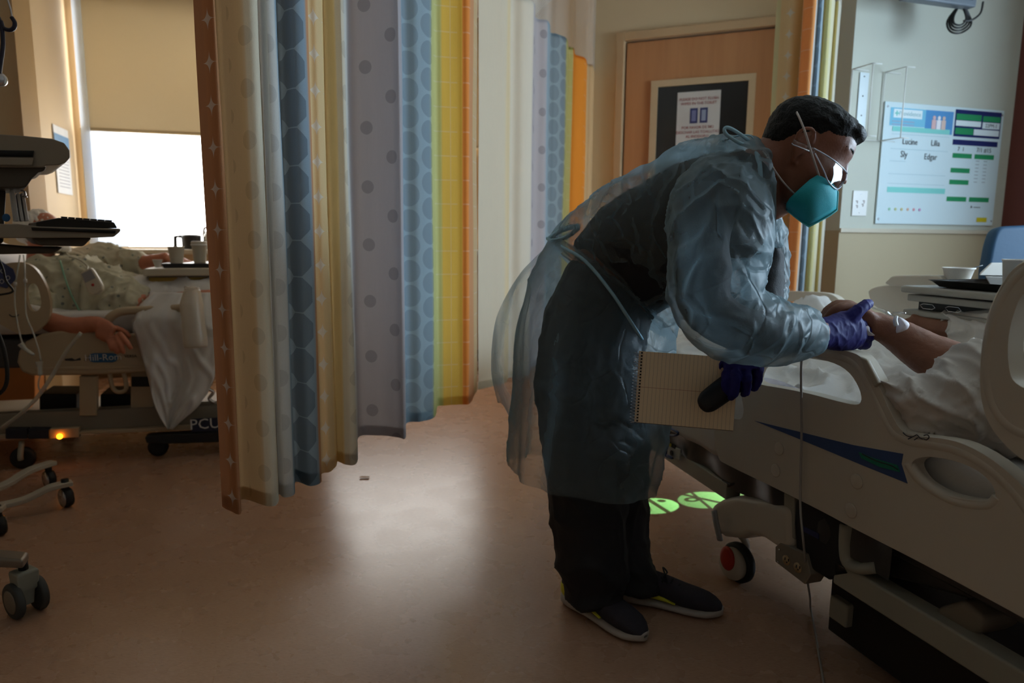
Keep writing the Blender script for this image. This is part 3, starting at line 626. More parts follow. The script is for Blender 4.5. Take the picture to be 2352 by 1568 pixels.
mb = MB(); mb.tube([P(1734, 334, 1.50), P(1706, 312, 1.48), P(1676, 294, 1.475), P(1664, 296, 1.475), P(1670, 310, 1.475), P(1702, 330, 1.48), P(1734, 338, 1.50)], .0026, 6, ell=1.6)
obj('neck_bow', mb, m_tie, doc)
obj('neck_bow', MB().tube([P(1736, 334, 1.50), P(1727, 314, 1.49), P(1708, 310, 1.49), P(1680, 316, 1.50), P(1660, 325, 1.52)], .0018, 6), m_tie, doc)
obj('tie_end', MB().tube([P(1732, 336, 1.55), P(1750, 336, 1.535), P(1777, 329, 1.50)], .0028, 6, ell=1.6), m_tie, doc)
# hair
def hoff(p):
    x, y, z = p; line = .045 - .9 * (x - .02) if x < -.02 else (.04 if x < .045 else .04 + (x - .045) * 1.15)
    line = -.045 + .075 * max(0, min(1, (x + .090) / .07)) if x < -.020 else (.030 + .5 * (x + .020) if x < .03 else .055 + .5 * (x - .03))
    h = (z - line); t = max(-.006, min(.008, h * .35))
    if h > 0: t += max(0, (x + .01)) * .05 * min(1, h * 30) + .008 * math.exp(-((x - .075) / .03) ** 2) * max(0, min(1, (z - .05) / .02))
    return t
mb = MB().loft(rings_head(HO, hf, hu, hl, HS, hoff))
mb.tube([LH(.050, -.050, .084), LH(.066, -.035, .089), LH(.073, -.012, .090), LH(.073, .012, .090), LH(.066, .035, .089), LH(.050, .050, .084)], [.010, .013, .0145, .0145, .013, .010], 12)
fuse('hair', mb, m_hair, .003, doc, 2, lambda p, n_: .0022 * noise.noise(V((p.x * 60, p.y * 60, p.z * 60))) + .0012 * noise.noise(p * 220))
m_eye = mat('eye_white', (170, 160, 150), .3); m_iris = mat('iris', (30, 20, 14), .2)
for sd in (-1, 1):
    e = obj('eye', MB().ball(LH(.0625, .029 * sd, .022), .0115), m_eye, doc); obj('iris', MB().ball(LH(.0700, .029 * sd, .020), .0055), m_iris, e)
    obj('eyebrow', MB().tube([LH(.083, .012 * sd, .046), LH(.080, .03 * sd, .051), LH(.064, .050 * sd, .047)], [.0025, .003, .002], 6), m_hair, doc)
# mask
m_mask = mat('teal_mask_fabric', (22, 160, 172), .75, var=.03, bump=.15, bscale=500); m_trimt = mat('mask_seam', (90, 205, 210), .7)
DM = 1.492
R = [P(1917, 430, DM), P(1923, 440, DM), P(1922, 462, DM), P(1921, 481, DM), P(1905, 493, DM), P(1880, 507, DM), P(1857, 519, DM), P(1840, 508, DM), P(1822, 494, DM), P(1808, 482, DM)]
def edge(s_): return [P(1913, 427, DM - s_ * .014), P(1899, 411, DM - s_ * .028), P(1886, 404, DM - s_ * .045), P(1877, 402, DM - s_ * .062), P(1860, 412, DM - s_ * .070), P(1842, 428, DM - s_ * .072), P(1826, 443, DM - s_ * .070), P(1813, 456, DM - s_ * .062), P(1806, 468, DM - s_ * .048), P(1805, 479, DM - s_ * .028)]
for nm, s_ in (('mask', 1), ('mask', -1)):
    E_ = edge(s_); rings = []
    for i in range(10): rings.append([E_[i].lerp(R[i], t) - _f * (s_ * .030 * math.sin(t * math.pi) * math.sin((i + .5) / 10 * math.pi)) for t in [k_ / 8 for k_ in range(9)]])
    if s_ == 1: mall = MB()
    mall.loft(rings, closed=False)
mo = obj('mask', mall, m_mask, doc); so = mo.modifiers.new('s', 'SOLIDIFY'); so.thickness = .0015
obj('mask_seam', MB().tube([p + (_r * .001 - _u * .001) for p in R], .0022, 6, sub=1), m_trimt, mo)
m_strap = mat('white_elastic', (205, 198, 195), .7)
obj('strap', MB().tube([P(1886, 418, 1.445), P(1880, 400, 1.437), P(1862, 345, 1.420), P(1848, 300, 1.420), P(1833, 264, 1.440), P(1824, 250, 1.50), P(1832, 254, 1.56), P(1850, 300, 1.61), P(1880, 410, 1.585)], .0026, 6, ell=.5), m_strap, mo)
obj('strap', MB().tube([P(1829, 449, 1.448), P(1805, 425, 1.438), P(1782, 395, 1.440), P(1765, 365, 1.465), P(1750, 344, 1.505), P(1758, 350, 1.57), P(1780, 390, 1.60), P(1825, 445, 1.585)], .0026, 6, ell=.5), m_strap, mo)
# goggles
m_clear = bpy.data.materials.new('clear_plastic'); m_clear.use_nodes = True; n = N(m_clear); n.n.remove(n.n['Principled BSDF'])
g = n.node('ShaderNodeBsdfGlossy'); g.inputs['Roughness'].default_value = .05; tr = n.node('ShaderNodeBsdfTransparent'); tr.inputs[0].default_value = (.93, .95, .97, 1); mx = n.node('ShaderNodeMixShader')
lw = n.node('ShaderNodeLayerWeight'); lw.inputs[0].default_value = .25; n.put(mx.inputs[0], Ex(n, lw.outputs['Fresnel']) * .8 + .04); n.l.new(tr.outputs[0], mx.inputs[1]); n.l.new(g.outputs[0], mx.inputs[2]); n.l.new(mx.outputs[0], n.n['Material Output'].inputs[0])
m_gedge = mat('goggle_edge', (205, 210, 225), .2, spec=.8)
go = thing('safety_goggles', P(1900, 400, 1.46), 'clear plastic wraparound goggles worn above the teal mask', 'goggles')
topl = [P(1868, 340, 1.425), P(1890, 352, 1.424), P(1915, 368, 1.430), P(1936, 386, 1.453), P(1946, 398, 1.493), P(1937, 388, 1.538), P(1915, 370, 1.563), P(1868, 342, 1.570)]
botl = [P(1872, 352, 1.425), P(1892, 392, 1.420), P(1903, 418, 1.424), P(1921, 434, 1.448), P(1932, 428, 1.491), P(1922, 434, 1.538), P(1904, 420, 1.566), P(1872, 354, 1.572)]
tp, _ = catm(topl, [0] * 8, 5); bp, _ = catm(botl, [0] * 8, 5)
obj('lens', MB().loft([[a.lerp(b, t / 6) + _r * (.004 * math.sin(t / 6 * math.pi)) for a, b in zip(tp, bp)] for t in range(7)], closed=False), m_clear, go)
obj('lens_rim', MB().tube(tp, .0014, 6, sub=1), m_gedge, go); obj('lens_rim', MB().tube(bp, .0014, 6, sub=1), m_gedge, go)
for D_ in (1.426, 1.571): obj('temple', MB().tube([P(1870, 347, D_), P(1850, 338, D_ - (.004 if D_ < 1.49 else -.004)), P(1820, 326, D_)], .003, 6, ell=2), m_clear, go)
obj('nose_bridge', MB().tube([P(1899, 415, 1.456), P(1908, 426, 1.468), P(1922, 436, 1.478)], .0022, 6), m_gedge, go)
# gloves
m_glove = mat('indigo_nitrile', (30, 27, 104), .65, spec=.3, var=.12, scale=14, bump=.15, bscale=60)
mb = MB()
wr_ = P(1893, 765, 1.565); dd_ = P(1965, 758, 1.61) - wr_
mb.loft(interp([section((1866, 738), (1870, 796), 1.55, .028), section((1890, 730), (1893, 800), 1.56, .030), section((1918, 721), (1918, 804), 1.575, .031), section((1945, 713), (1950, 806), 1.59, .030), section((1968, 720), (1976, 796), 1.60, .026), section((1978, 742), (1988, 775), 1.615, .016)], 3))
mb.tube([P(1930, 745, 1.58), P(1955, 728, 1.575), P(1978, 708, 1.575), P(1992, 698, 1.585), P(1999, 697, 1.592)], [.020, .018, .0135, .0115, .009], 12)
for i, (x0, y0) in enumerate(((1972, 738), (1978, 752), (1978, 768), (1968, 786))):
    mb.tube([P(x0 - 22, y0, 1.60), P(x0, y0 + 4, 1.615), P(x0 + 20, y0 + 6, 1.645), P(x0 + 24, y0 - 6, 1.685), P(x0 + 14, y0 - 22, 1.705)], [.0115, .0112, .0105, .0098, .0085], 10)
fuse('glove', mb, m_glove, .0028, doc, 3, wrinkle(.0011, 30, 6))
mb = MB()
mb.loft(interp([section((1672, 795), (1745, 805), 1.66, .020), section((1664, 822), (1752, 830), 1.655, .022), section((1660, 845), (1754, 848), 1.65, .020)], 3))
fing = [[(1678, 835, 1.655), (1668, 865, 1.645), (1664, 890, 1.64), (1668, 900, 1.64)], [(1692, 840, 1.645), (1690, 872, 1.63), (1686, 900, 1.628), (1680, 912, 1.635)], [(1715, 842, 1.645), (1716, 874, 1.632), (1714, 895, 1.635), (1709, 904, 1.645)], [(1738, 838, 1.65), (1742, 862, 1.645), (1738, 880, 1.648), (1732, 890, 1.655)]]
for f_ in fing: mb.tube([P(*p) for p in f_], [.0115, .0115, .0108, .009], 12); mb.ball(P(*f_[-1]), .009)
mb.tube([P(1676, 815, 1.67), P(1655, 840, 1.68), P(1645, 868, 1.69), P(1642, 888, 1.695)], [.015, .0135, .012, .009], 12)
fuse('glove', mb, m_glove, .0026, doc, 2, wrinkle(.0014, 30, 8))
# shoes
m_knit = mat('dark_knit', (46, 42, 50), .8, var=.15, scale=60, bump=.5, bscale=300); m_sole = mat('white_foam', (176, 168, 160), .6, bump=.1); m_yel = mat('yellow_foam', (206, 200, 40), .55, bump=.3, bscale=90)
def shoe(hx, hy, tx, ty):
    h, t = PZ(hx, hy, 0), PZ(tx, ty, 0); d = (t - h); L = .292; d.normalize(); s = UP.cross(d)
    m_ = lambda x, y, z: h + d * (x * L) + s * y + UP * z
    W = [(0, .022), (.05, .032), (.15, .037), (.35, .036), (.5, .040), (.68, .047), (.8, .046), (.9, .038), (.97, .022), (1.0, .008)]
    def lw_(x):
        for (a, wa), (b, wb) in zip(W, W[1:]):
            if x <= b: return wa + (wb - wa) * (x - a) / (b - a)
        return .008
    def ring(x, z0, z1, k, sq=.6):
        w_ = lw_(x) * k; return [m_(x, w_ * math.copysign(abs(math.cos(q)) ** sq, math.cos(q)) + .006 * math.sin(x * 3), (z0 + z1) / 2 + (z1 - z0) / 2 * math.copysign(abs(math.sin(q)) ** .8, math.sin(q))) for q in [2 * math.pi * j / 24 for j in range(24)]]
    xs = [0, .03, .08, .15, .25, .35, .45, .55, .65, .75, .85, .92, .97, 1.0]
    up = [.085, .100, .105, .104, .100, .094, .086, .077, .068, .062, .056, .048, .038, .026]
    sh = obj('shoe', MB().loft([ring(x, .018, u_, .96) for x, u_ in zip(xs, up)]), m_knit, doc)
    so_ = [.036, .038, .036, .032, .028, .026, .025, .024, .024, .025, .027, .030, .032, .030]
    obj('sole', MB().loft([ring(x, .003 + .010 * max(0, x - .85) * 4, z_, 1.09, .5) for x, z_ in zip(xs, so_)]), m_sole, sh)
    obj('midsole_accent', MB().loft([ring(x, .028, .028 + hh, 1.085, .5) for x, hh in ((0, .046), (.06, .044), (.15, .034), (.25, .026), (.35, .022), (.45, .016), (.56, .003))]), m_yel, sh)
    for i in range(4):
        x = .42 + .07 * i; z = .094 - .011 * i; obj('lace', MB().tube([m_(x, -.022, z - .012), m_(x + .02, 0, z + .003), m_(x + .01, .022, z - .012)], .0028, 6), m_black, sh)
    obj('lace_bow', MB().tube([m_(.44, 0, .094), m_(.40, .03, .102), m_(.44, .035, .088), m_(.44, 0, .095), m_(.48, -.035, .09), m_(.42, -.03, .1), m_(.44, 0, .094)], .0025, 6), m_black, sh)
shoe(1300, 1378, 1466, 1470); shoe(1424, 1372, 1612, 1408)
# notepad
pn_ = P(1468, 806, 1.70); pr = P(1697, 822, 1.66); pb = P(1449, 968, 1.71)
nx, ny = pr - pn_, pb - pn_; NW, NH = nx.length, ny.length; nx.normalize(); ny = (ny - nx * ny.dot(nx)).normalized(); nn = nx.cross(ny); nn = nn if nn.dot(_f) < 0 else -nn
m_pad = bpy.data.materials.new('ruled_paper'); m_pad.use_nodes = True; n = N(m_pad); b = n.n['Principled BSDF']
uvn = n.node('ShaderNodeUVMap').outputs[0]; sp = n.node('ShaderNodeSeparateXYZ'); n.l.new(uvn, sp.inputs[0]); u = Ex(n, sp.outputs[0]); v = Ex(n, sp.outputs[1])
ln = ((u * 25).f('FRACT') - .5).f('ABSOLUTE').f('GREATER_THAN', .455); md = (v - .5).f('ABSOLUTE').f('LESS_THAN', .004)
hx_ = (u - .03).f('ABSOLUTE') * (NW / NH); hy_ = ((v * 23).f('FRACT') - .5).f('ABSOLUTE') / 23; hole = (hx_ * hx_ + hy_ * hy_).f('SQRT').f('LESS_THAN', .013)
col = n.mix(ln * .55, c4(lin((238, 216, 182))), c4(lin((132, 116, 104)))); col = n.mix(md * .6, col, c4(lin((170, 90, 70)))); col = n.mix(hole, col, c4(lin((20, 16, 14))))
n.put(b.inputs['Base Color'], col); b.inputs['Roughness'].default_value = .8
pad = thing('notepad', pn_ + ny * NH, 'spiral notepad of ruled cream paper held in the gloved hand of the bending person', 'notepad')
me = bpy.data.meshes.new('page'); q = [pn_, pn_ + nx * NW, pn_ + nx * NW + ny * NH, pn_ + ny * NH]
q = q + [p - nn * .0015 for p in q]
me.from_pydata([tuple(p) for p in q], [], [(0, 3, 2, 1), (4, 5, 6, 7), (0, 1, 5, 4), (1, 2, 6, 5), (2, 3, 7, 6), (3, 0, 4, 7)]); fixn(me); ul = me.uv_layers.new(name='UVMap')
uvq = [(0, 0), (1, 0), (1, 1), (0, 1)] * 2
for i, l in enumerate(me.loops): ul.data[i].uv = uvq[l.vertex_index]
link('page', me, m_pad, pad, smooth=False)
obj('cover', MB().slab([p - nn * .0045 + ny * .002 for p in (pn_, pn_ + nx * NW, pn_ + nx * NW + ny * NH, pn_ + ny * NH)], -nn * .002), mat('brown_card', (92, 66, 46), .7), pad, smooth=False)
obj('page_block', MB().slab([p - nn * .0018 for p in (pn_, pn_ + nx * NW * .99, pn_ + nx * NW * .99 + ny * NH * .99, pn_ + ny * NH * .99)], -nn * .0025), m_paper, pad, smooth=False)
m_wire = mat('wire', (190, 190, 195), .3, 1)
pts = []
for i in range(23):
    c_ = pn_ + ny * (NH * (i + .5) / 23)
    for k_ in range(8):
        a = k_ / 8 * 2 * math.pi; pts.append(c_ + nx * (.004 - .0095 * math.cos(a) - .006) + nn * (.006 * math.sin(a) - .002) + ny * (NH / 23 * k_ / 8))
obj('wire_spiral', MB().tube(pts, .0008, 5, sub=1), m_wire, pad)
# black handheld device lying over the pad
m_bk = mat('black_plastic', (16, 16, 18), .4, var=.1)
d0, d1 = P(1628, 920, 1.637), P(1712, 858, 1.66); dv = d1 - d0
ph = thing('glasses_case', P(1620, 925, 1.64), 'black rounded glasses case gripped against the notepad', 'case')
x = dv.normalized(); y = (x.cross(_f)).normalized(); z = x.cross(y)
rg = []
for t, w_ in ((-.24, .004), (-.2, .016), (-.1, .024), (.05, .0275), (.5, .029), (.9, .026), (1.12, .020), (1.2, .006)):
    rg.append([d0 + dv * t + y * (w_ * math.cos(q)) + z * (w_ * .42 * math.sin(q)) for q in [2 * math.pi * j / 20 for j in range(20)]])
obj('shell', MB().loft(interp(rg, 3)), m_bk, ph)
obj('seam', MB().tube([d0 + dv * t + y * w_ + z * -.009 for t, w_ in ((-.16, .012), (.0, .020), (.4, .022), (.9, .019))], .0012, 6), mat('dark_seam', (40, 40, 44), .3), ph)
# ------------------------------------------------------------ right bed (side plane E1 = RE, long axis along E2)
RE = 1.172
def onN(px, py, off=0): return PL(px, py, E1 * (RE + off), E1)
def depth(p): return (p - CAM).dot(_f)
def rpoly(pts, off=0, sm=0, closed=True):
    q = smooth2(pts, sm, True) if sm else [V((x, y, 0)) for x, y in pts]
    return [onN(p.x, p.y, off) for p in q]
m_bed = mat('cream_bed_plastic', (196, 186, 170), .38, var=.02, scale=3, bump=.05, bscale=300)
m_bedd = mat('grey_bed_plastic', (128, 118, 104), .5, var=.04); m_sheet = mat('white_sheet', (212, 208, 204), .8, var=.02, bump=.15, bscale=90)
m_bgrey = mat('dark_vinyl', (62, 60, 58), .35, var=.08, bump=.2, bscale=20); m_frame = mat('bed_frame_paint', (150, 146, 132), .45); m_rub = mat('black_rubber', (20, 20, 21), .6)
m_chr = mat('chrome', (200, 200, 205), .18, 1); m_redp = mat('red_pedal', (178, 44, 26), .5); m_blue = mat('blue_insert', (52, 74, 120), .5); m_dkm = mat('dark_metal', (34, 33, 32), .5, .3)
bed2 = thing('hospital_bed', V((1.3, 1.2, 0)), 'cream hospital bed at right with the grip rail the bending person leans over', 'bed')
outer = smooth2([(1702, 905), (1704, 862), (1722, 826), (1760, 803), (1820, 794), (1885, 797), (1945, 806), (1975, 818), (1993, 842), (2022, 895), (2045, 945), (2068, 985), (2100, 1000), (2160, 1006), (2215, 1020), (2280, 1056), (2345, 1112), (2400, 1180), (2440, 1260), (2440, 1400), (2400, 1442), (2352, 1420), (2297, 1390), (2118, 1294), (1958, 1212), (1889, 1175), (1775, 1118), (1672, 1068), (1650, 1050), (1640, 1000), (1645, 968), (1668, 958), (1700, 962), (1708, 940)], 3, True)
hole1 = smooth2([(1730, 868), (1745, 838), (1790, 818), (1850, 818), (1915, 834), (1950, 856), (1972, 890), (1978, 918), (1965, 929), (1920, 920), (1860, 904), (1800, 892), (1745, 882)], 3, True)
hole2 = smooth2([(2093, 1072), (2102, 1055), (2135, 1049), (2190, 1058), (2240, 1078), (2275, 1108), (2286, 1138), (2270, 1150), (2215, 1146), (2160, 1132), (2115, 1105)], 3, True)
pj = lambda l, off=0: [onN(p.x, p.y, off) for p in l]
rail = obj('side_rail', MB().plate(pj(outer), [pj(hole1), pj(hole2)], E1 * .034), m_bed, bed2, smooth=True, bevel=.011)
obj('blue_insert', MB().slab(rpoly([(1732, 966), (1830, 990), (1960, 1022), (2074, 1042), (2070, 1065), (2084, 1110), (1980, 1068), (1850, 1014)], -.001), E1 * .004), m_blue, rail, smooth=False)
obj('level_gauge', MB().slab(rpoly([(1972, 1038), (2000, 1050), (2060, 1068), (2066, 1084), (2020, 1072), (1978, 1052)], -.003), E1 * .003), mat('green_gauge', (20, 120, 96), .4), rail, smooth=False)
gi = MB().tube(rpoly([(1980, 1042), (2010, 1057), (2045, 1068), (2062, 1078)], -.004), .0012, 5); obj('gauge_scale', gi, m_dk, rail)
# handle rims, thicker rounded tubes over the plate
def rim(name, pts, r, off=.017, par=rail, m_=m_bed, closed=False, n=12, ell=None):
    q = rpoly(pts, off); q = q + [q[0]] if closed else q
    return obj(name, MB().tube(q, r, n, sub=5, ell=ell), m_, par)
rim('grip_tube', [(1712, 880), (1720, 838), (1760, 812), (1820, 803), (1885, 808), (1945, 820), (1978, 838), (2005, 880), (2035, 940), (2062, 990), (2100, 1012), (2160, 1022), (2220, 1036), (2290, 1078), (2352, 1140), (2400, 1210)], .019)
rim('loop_tube', [(2090, 1062), (2110, 1095), (2155, 1130), (2210, 1154), (2275, 1160), (2298, 1140)], .012, off=.010)
obj('release_latch', MB().slab(rpoly([(1972, 818), (1990, 826), (2018, 880), (2008, 890), (1990, 858)], -.006), E1 * .01), mat('latch_plastic', (170, 158, 140), .4), rail, bevel=.003)
pic = MB(); 
for l in ([(2074, 993), (2082, 1000), (2096, 1003), (2106, 998), (2112, 1005), (2120, 1008)], [(2086, 1008), (2094, 1004)], [(2100, 1010), (2108, 1005)], [(2122, 1000), (2130, 998), (2134, 1004), (2128, 1010), (2121, 1007)]):
    pic.tube(rpoly(l, -.0035), .0011, 5, sub=2)
obj('position_pictogram', pic, m_dk, rail)
for x, y in ((1790, 1030), (1782, 1080), (1968, 1105), (1955, 1172)): obj('cover_disc', MB().lathe(onN(x, y, -.0005), [(.017, 0), (.017, .0015), (.015, .0022)], -E1, 20), m_bed, rail)
# head-side rail
out2 = smooth2([(2352, 602), (2310, 640), (2276, 715), (2255, 810), (2251, 885), (2264, 955), (2300, 1012), (2365, 1065), (2470, 1100), (2640, 1100), (2740, 900), (2720, 700), (2600, 580), (2460, 560)], 4, True)
hl2 = smooth2([(2356, 672), (2334, 705), (2317, 770), (2317, 838), (2334, 880), (2400, 905), (2500, 905), (2590, 840), (2580, 720), (2500, 650), (2420, 645)], 4, True)
hr = obj('head_side_rail', MB().plate(pj(out2, -.01), [pj(hl2, -.01)], E1 * .036), m_bed, bed2, bevel=.012)
rim('grip_tube', [(2420, 598), (2364, 625), (2325, 672), (2298, 735), (2284, 815), (2284, 880), (2302, 940), (2345, 985), (2420, 1010)], .020, .008, hr)
# far-side rails
def farp(pts, off, sm=3): return [onN(p.x, p.y, off) for p in (smooth2(pts, sm, True))]
fr = obj('far_side_rail', MB().plate(farp([(1735, 690), (1745, 674), (1765, 669), (1800, 668), (1880, 671), (1912, 678), (1930, 694), (1945, 730), (1960, 790), (1735, 770)], .98), [farp([(1765, 698), (1800, 693), (1850, 694), (1866, 702), (1870, 722), (1862, 742), (1765, 738)], .98)], E1 * .035), m_bed, bed2, bevel=.01)
fr2 = obj('far_head_rail', MB().slab(farp([(1994, 676), (1998, 664), (2030, 655), (2100, 652), (2300, 650), (2340, 720), (2300, 800), (2080, 790), (2040, 730), (2004, 700)], .96), E1 * .05), m_bed, bed2, bevel=.012)
obj('rail_grip', MB().slab(farp([(2040, 655), (2041, 640), (2056, 633), (2110, 632), (2152, 633), (2165, 644), (2166, 658)], .93), E1 * .10), m_bed, bed2, bevel=.01)
# mattress, deck and frame. coordinates: (a along -E2 from the foot end, b along E1 from the near side)
FE = onN(1528, 1000, .04).dot(E2)
def BB(a, b_, z): return E2 * (FE - a) + E1 * (RE + b_) + UP * z
def bbox(name, a0, a1, b0, b1, z0, z1, m_, par=bed2, bev=.01): return obj(name, MB().slab([BB(a0, b0, z0), BB(a1, b0, z0), BB(a1, b1, z0), BB(a0, b1, z0)], UP * (z1 - z0)), m_, par, bevel=bev)
bbox('mattress', -.68, 1.25, .05, .93, .44, .63, m_sheet, bev=.04)
rz = MB(); rz.slab([BB(1.22, .05, .50), BB(1.95, .05, .86), BB(1.93, .05, 1.0), BB(1.18, .05, .63)], E1 * .88); obj('raised_head_mattress', rz, m_sheet, bed2, bevel=.03)
obj('mattress_cover', MB().loft([[BB(a, .035 + .010 * noise.noise(V((a * 9, z * 8, 0))) + .006 * math.sin(a * 30), z) for a in [-.68 + i * .02 for i in range(84)]] for z in (.42, .40, .385, .37, .35, .325)], closed=False), m_bgrey, bed2)
bbox('deck', -.66, 1.9, .07, .92, .36, .43, m_bgrey)
mb = MB().slab([BB(-.70, .028, .325), BB(.385, .028, .285), BB(.385, .028, .335), BB(-.70, .028, .385)], E1 * .05); obj('frame_rail', mb, m_frame, bed2, bevel=.004)
obj('frame_end', MB().slab([BB(-.70, .03, .32), BB(-.70, .95, .32), BB(-.70, .95, .42), BB(-.70, .03, .42)], -E2 * .05), m_frame, bed2, bevel=.006)
obj('rail_stop', MB().slab(rpoly([(1658, 1102), (1676, 1110), (1684, 1108), (1684, 1113), (1672, 1119), (1658, 1117)], .03), E1 * .03), m_rub, bed2)
# tucked sheet over the foot end
def grid_cloth(name, fn, nu, nv, m_, par, thick=0, group=None):
    o = obj(name, MB().loft([[fn(i / nu, j / nv) for j in range(nv + 1)] for i in range(nu + 1)], closed=False), m_, par)
    if thick: s_ = o.modifiers.new('s', 'SOLIDIFY'); s_.thickness = thick
    return o
bl = thing('bedding', BB(.6, .45, .63), 'rumpled white sheets lying over the right bed and the legs of its patient', 'bedding')
def blanket(u, v):
    a = -.70 + u * 1.75; b_ = .045 + v * .88
    K = ((-.72, 0), (-.58, .02), (-.48, .10), (-.38, .05), (-.03, .18), (.15, .13), (.6, .05), (1.2, .05)); s_ = 0
    for (a0, s0_), (a1, s1_) in zip(K, K[1:]):
        if a0 <= a <= a1: s_ = s0_ + (s1_ - s0_) * (a - a0) / (a1 - a0)
    z = .650 + s_ * (math.exp(-((b_ - .36) / .15) ** 2) + math.exp(-((b_ - .66) / .15) ** 2))
    p = V((a * 5, b_ * 6, 1)); fold = (1 - min(1, abs(noise.noise(p)) * 3)) ** 2 * .03 + (1 - min(1, abs(noise.noise(p * 2.7)) * 3)) ** 2 * .014
    ed = min(u / .05, v / .04, (1 - v) / .04, 1); z = z + fold - .012 - (1 - max(0, ed)) ** 2 * .12
    return BB(a, b_ + .01 * noise.noise(p * 2), z)
grid_cloth('top_sheet', blanket, 190, 80, m_sheet, bl, .004)
def tuck(u, v):
    a = -.70 + u * 1.3; z = .66 - v * (.255 - .01 * u); return BB(a, .028 - .018 * math.sin(v * 3) - .01 * abs(noise.noise(V((a * 14 + v * 4, v * 5, 3)))), z + .012 * noise.noise(V((a * 8, 0, 2))))
grid_cloth('tucked_edge', tuck, 100, 14, m_sheet, bl, .003)
# purple-white plastic draw sheet bulging through the rail
def draw(u, v):
    x = 1700 + u * 150 + v * 10; y = 868 + u * 32 + v * (92 - u * 70) - 14 * math.sin(u * math.pi) * (1 - v)
    return onN(x, y, .060 - .03 * math.sin(v * math.pi) + .008 * noise.noise(V((u * 7, v * 7, 5))))
grid_cloth('plastic_liner', draw, 26, 18, thin('liner_film', (205, 206, 226), .35, .25), bl)
# foot-end label and blue hook
lb = obj('warning_label', MB().slab(rpoly([(1519, 1012), (1562, 1032), (1560, 1056), (1517, 1036)], .012), E1 * .004), mat('label_card', (170, 168, 160), .6), bed2, smooth=False)
obj('label_band', MB().slab(rpoly([(1519, 1006), (1551, 1022), (1550, 1031), (1518, 1014)], .010), E1 * .003), mat('label_black', (24, 24, 20), .6), bed2, smooth=False)
obj('label_mark', MB().slab(rpoly([(1535, 1016), (1542, 1019), (1541, 1026), (1534, 1023)], .009), E1 * .001), mat('label_yellow', (190, 180, 30), .6), bed2, smooth=False)
obj('label_icon', MB().lathe(onN(1543, 1040, .009), [(.009, 0), (.009, .002)], -E1, 16).lathe(onN(1543, 1040, .008), [(.006, 0), (.006, .002)], -E1, 4), m_dk, bed2, smooth=False)
m_hook = mat('blue_coated_wire', (40, 62, 108), .4)
obj('bag_hook', MB().tube(rpoly([(1532, 1045), (1545, 1052), (1530, 1048), (1531, 1030), (1532, 998), (1526, 987), (1540, 984), (1558, 994), (1550, 1000), (1534, 998)], .0), .004, 8, sub=3), m_hook, bed2)
# plastic base shell with brake caster
sh = obj('base_shell', MB().slab(rpoly([(1628, 1190), (1631, 1160), (1655, 1146), (1690, 1139), (1722, 1146), (1765, 1152), (1812, 1166), (1815, 1262), (1788, 1262), (1750, 1236), (1720, 1230), (1700, 1238), (1660, 1234), (1640, 1220)], .02), E1 * .16), m_bed, bed2, bevel=.02)
def wheel(mb, c, ax, r, w_): return mb.lathe(c - ax * w_ / 2, [(r * .6, 0), (r * .92, w_ * .02), (r, w_ * .25), (r, w_ * .75), (r * .92, w_ * .98), (r * .6, w_)], ax, 32)
cax = (E1 * .98 + E2 * .15).normalized()
wc = PZ(1682, 1337, 0); wc = V((wc.x, wc.y, .062))
cs_ = obj('caster', wheel(MB(), wc + cax * .02, cax, .062, .03), m_rub, bed2)
obj('hub_cover', MB().lathe(wc - cax * .018, [(.002, 0), (.045, .001), (.050, .012), (.048, .03)], cax, 28), m_bed, cs_)
y_ = UP; x_ = cax.cross(UP)
obj('brake_pedal', MB().ball(wc - cax * .020 - x_ * .006 + UP * .018, (.030, .012, .038), (x_, cax, UP)), m_redp, cs_)
obj('pedal_arm', MB().tube([onN(1640, 1172, .0), onN(1645, 1200, .0), onN(1654, 1240, .01)], .007, 8, ell=1.8), mat('grey_arm', (150, 150, 150), .4), cs_)
obj('fork', MB().tube([wc + UP * .11, wc + UP * .06 + cax * .045, wc + cax * .045], .012, 10), m_bed, cs_)
# under-bed hardware
obj('lift_post', MB().slab(rpoly([(1800, 1130), (1824, 1142), (1824, 1240), (1800, 1215)], .03), E1 * .03), m_frame, bed2, bevel=.003)
ob = obj('outlet_box', MB().slab(rpoly([(1780, 1255), (1792, 1245), (1850, 1272), (1862, 1320), (1848, 1342), (1780, 1290)], .02), E1 * .05), m_bedd, bed2, bevel=.003)
for x, y in ((1807, 1286), (1833, 1303)):
    so_ = obj('socket', MB().lathe(onN(x, y, .02), [(.013, 0), (.013, .003)], -E1, 18), mat('ivory_socket', (176, 150, 110), .5), ob)
    obj('socket_slots', MB().box(onN(x - 4, y - 3, .016), (.002, .002, .007), (E1, E2, UP)).box(onN(x + 4, y, .016), (.002, .002, .007), (E1, E2, UP)).box(onN(x, y + 5, .016), (.002, .003, .003), (E1, E2, UP)), m_dk, so_, smooth=False)
for x, y in ((1791, 1262), (1788, 1290)): obj('screw', MB().lathe(onN(x, y, .019), [(.003, 0), (.002, .003)], -E1, 10), m_chr, ob)
obj('pump_unit', MB().slab(rpoly([(1824, 1150), (1848, 1145), (1890, 1165), (1942, 1192), (1946, 1300), (1960, 1325), (1925, 1330), (1900, 1332), (1850, 1300), (1826, 1262), (1822, 1200)], .03), E1 * .12), m_rub, bed2, bevel=.01)
obj('pump_label', MB().slab(rpoly([(1845, 1208), (1880, 1225), (1880, 1238), (1845, 1220)], .028), E1 * .002), mat('navy_label', (40, 46, 90), .4), bed2, smooth=False)
obj('support_loop', MB().tube(rpoly([(1948, 1205), (1946, 1255), (1952, 1290), (1978, 1304), (2015, 1302)], .04), .013, 10, ell=1.5), m_frame, bed2)
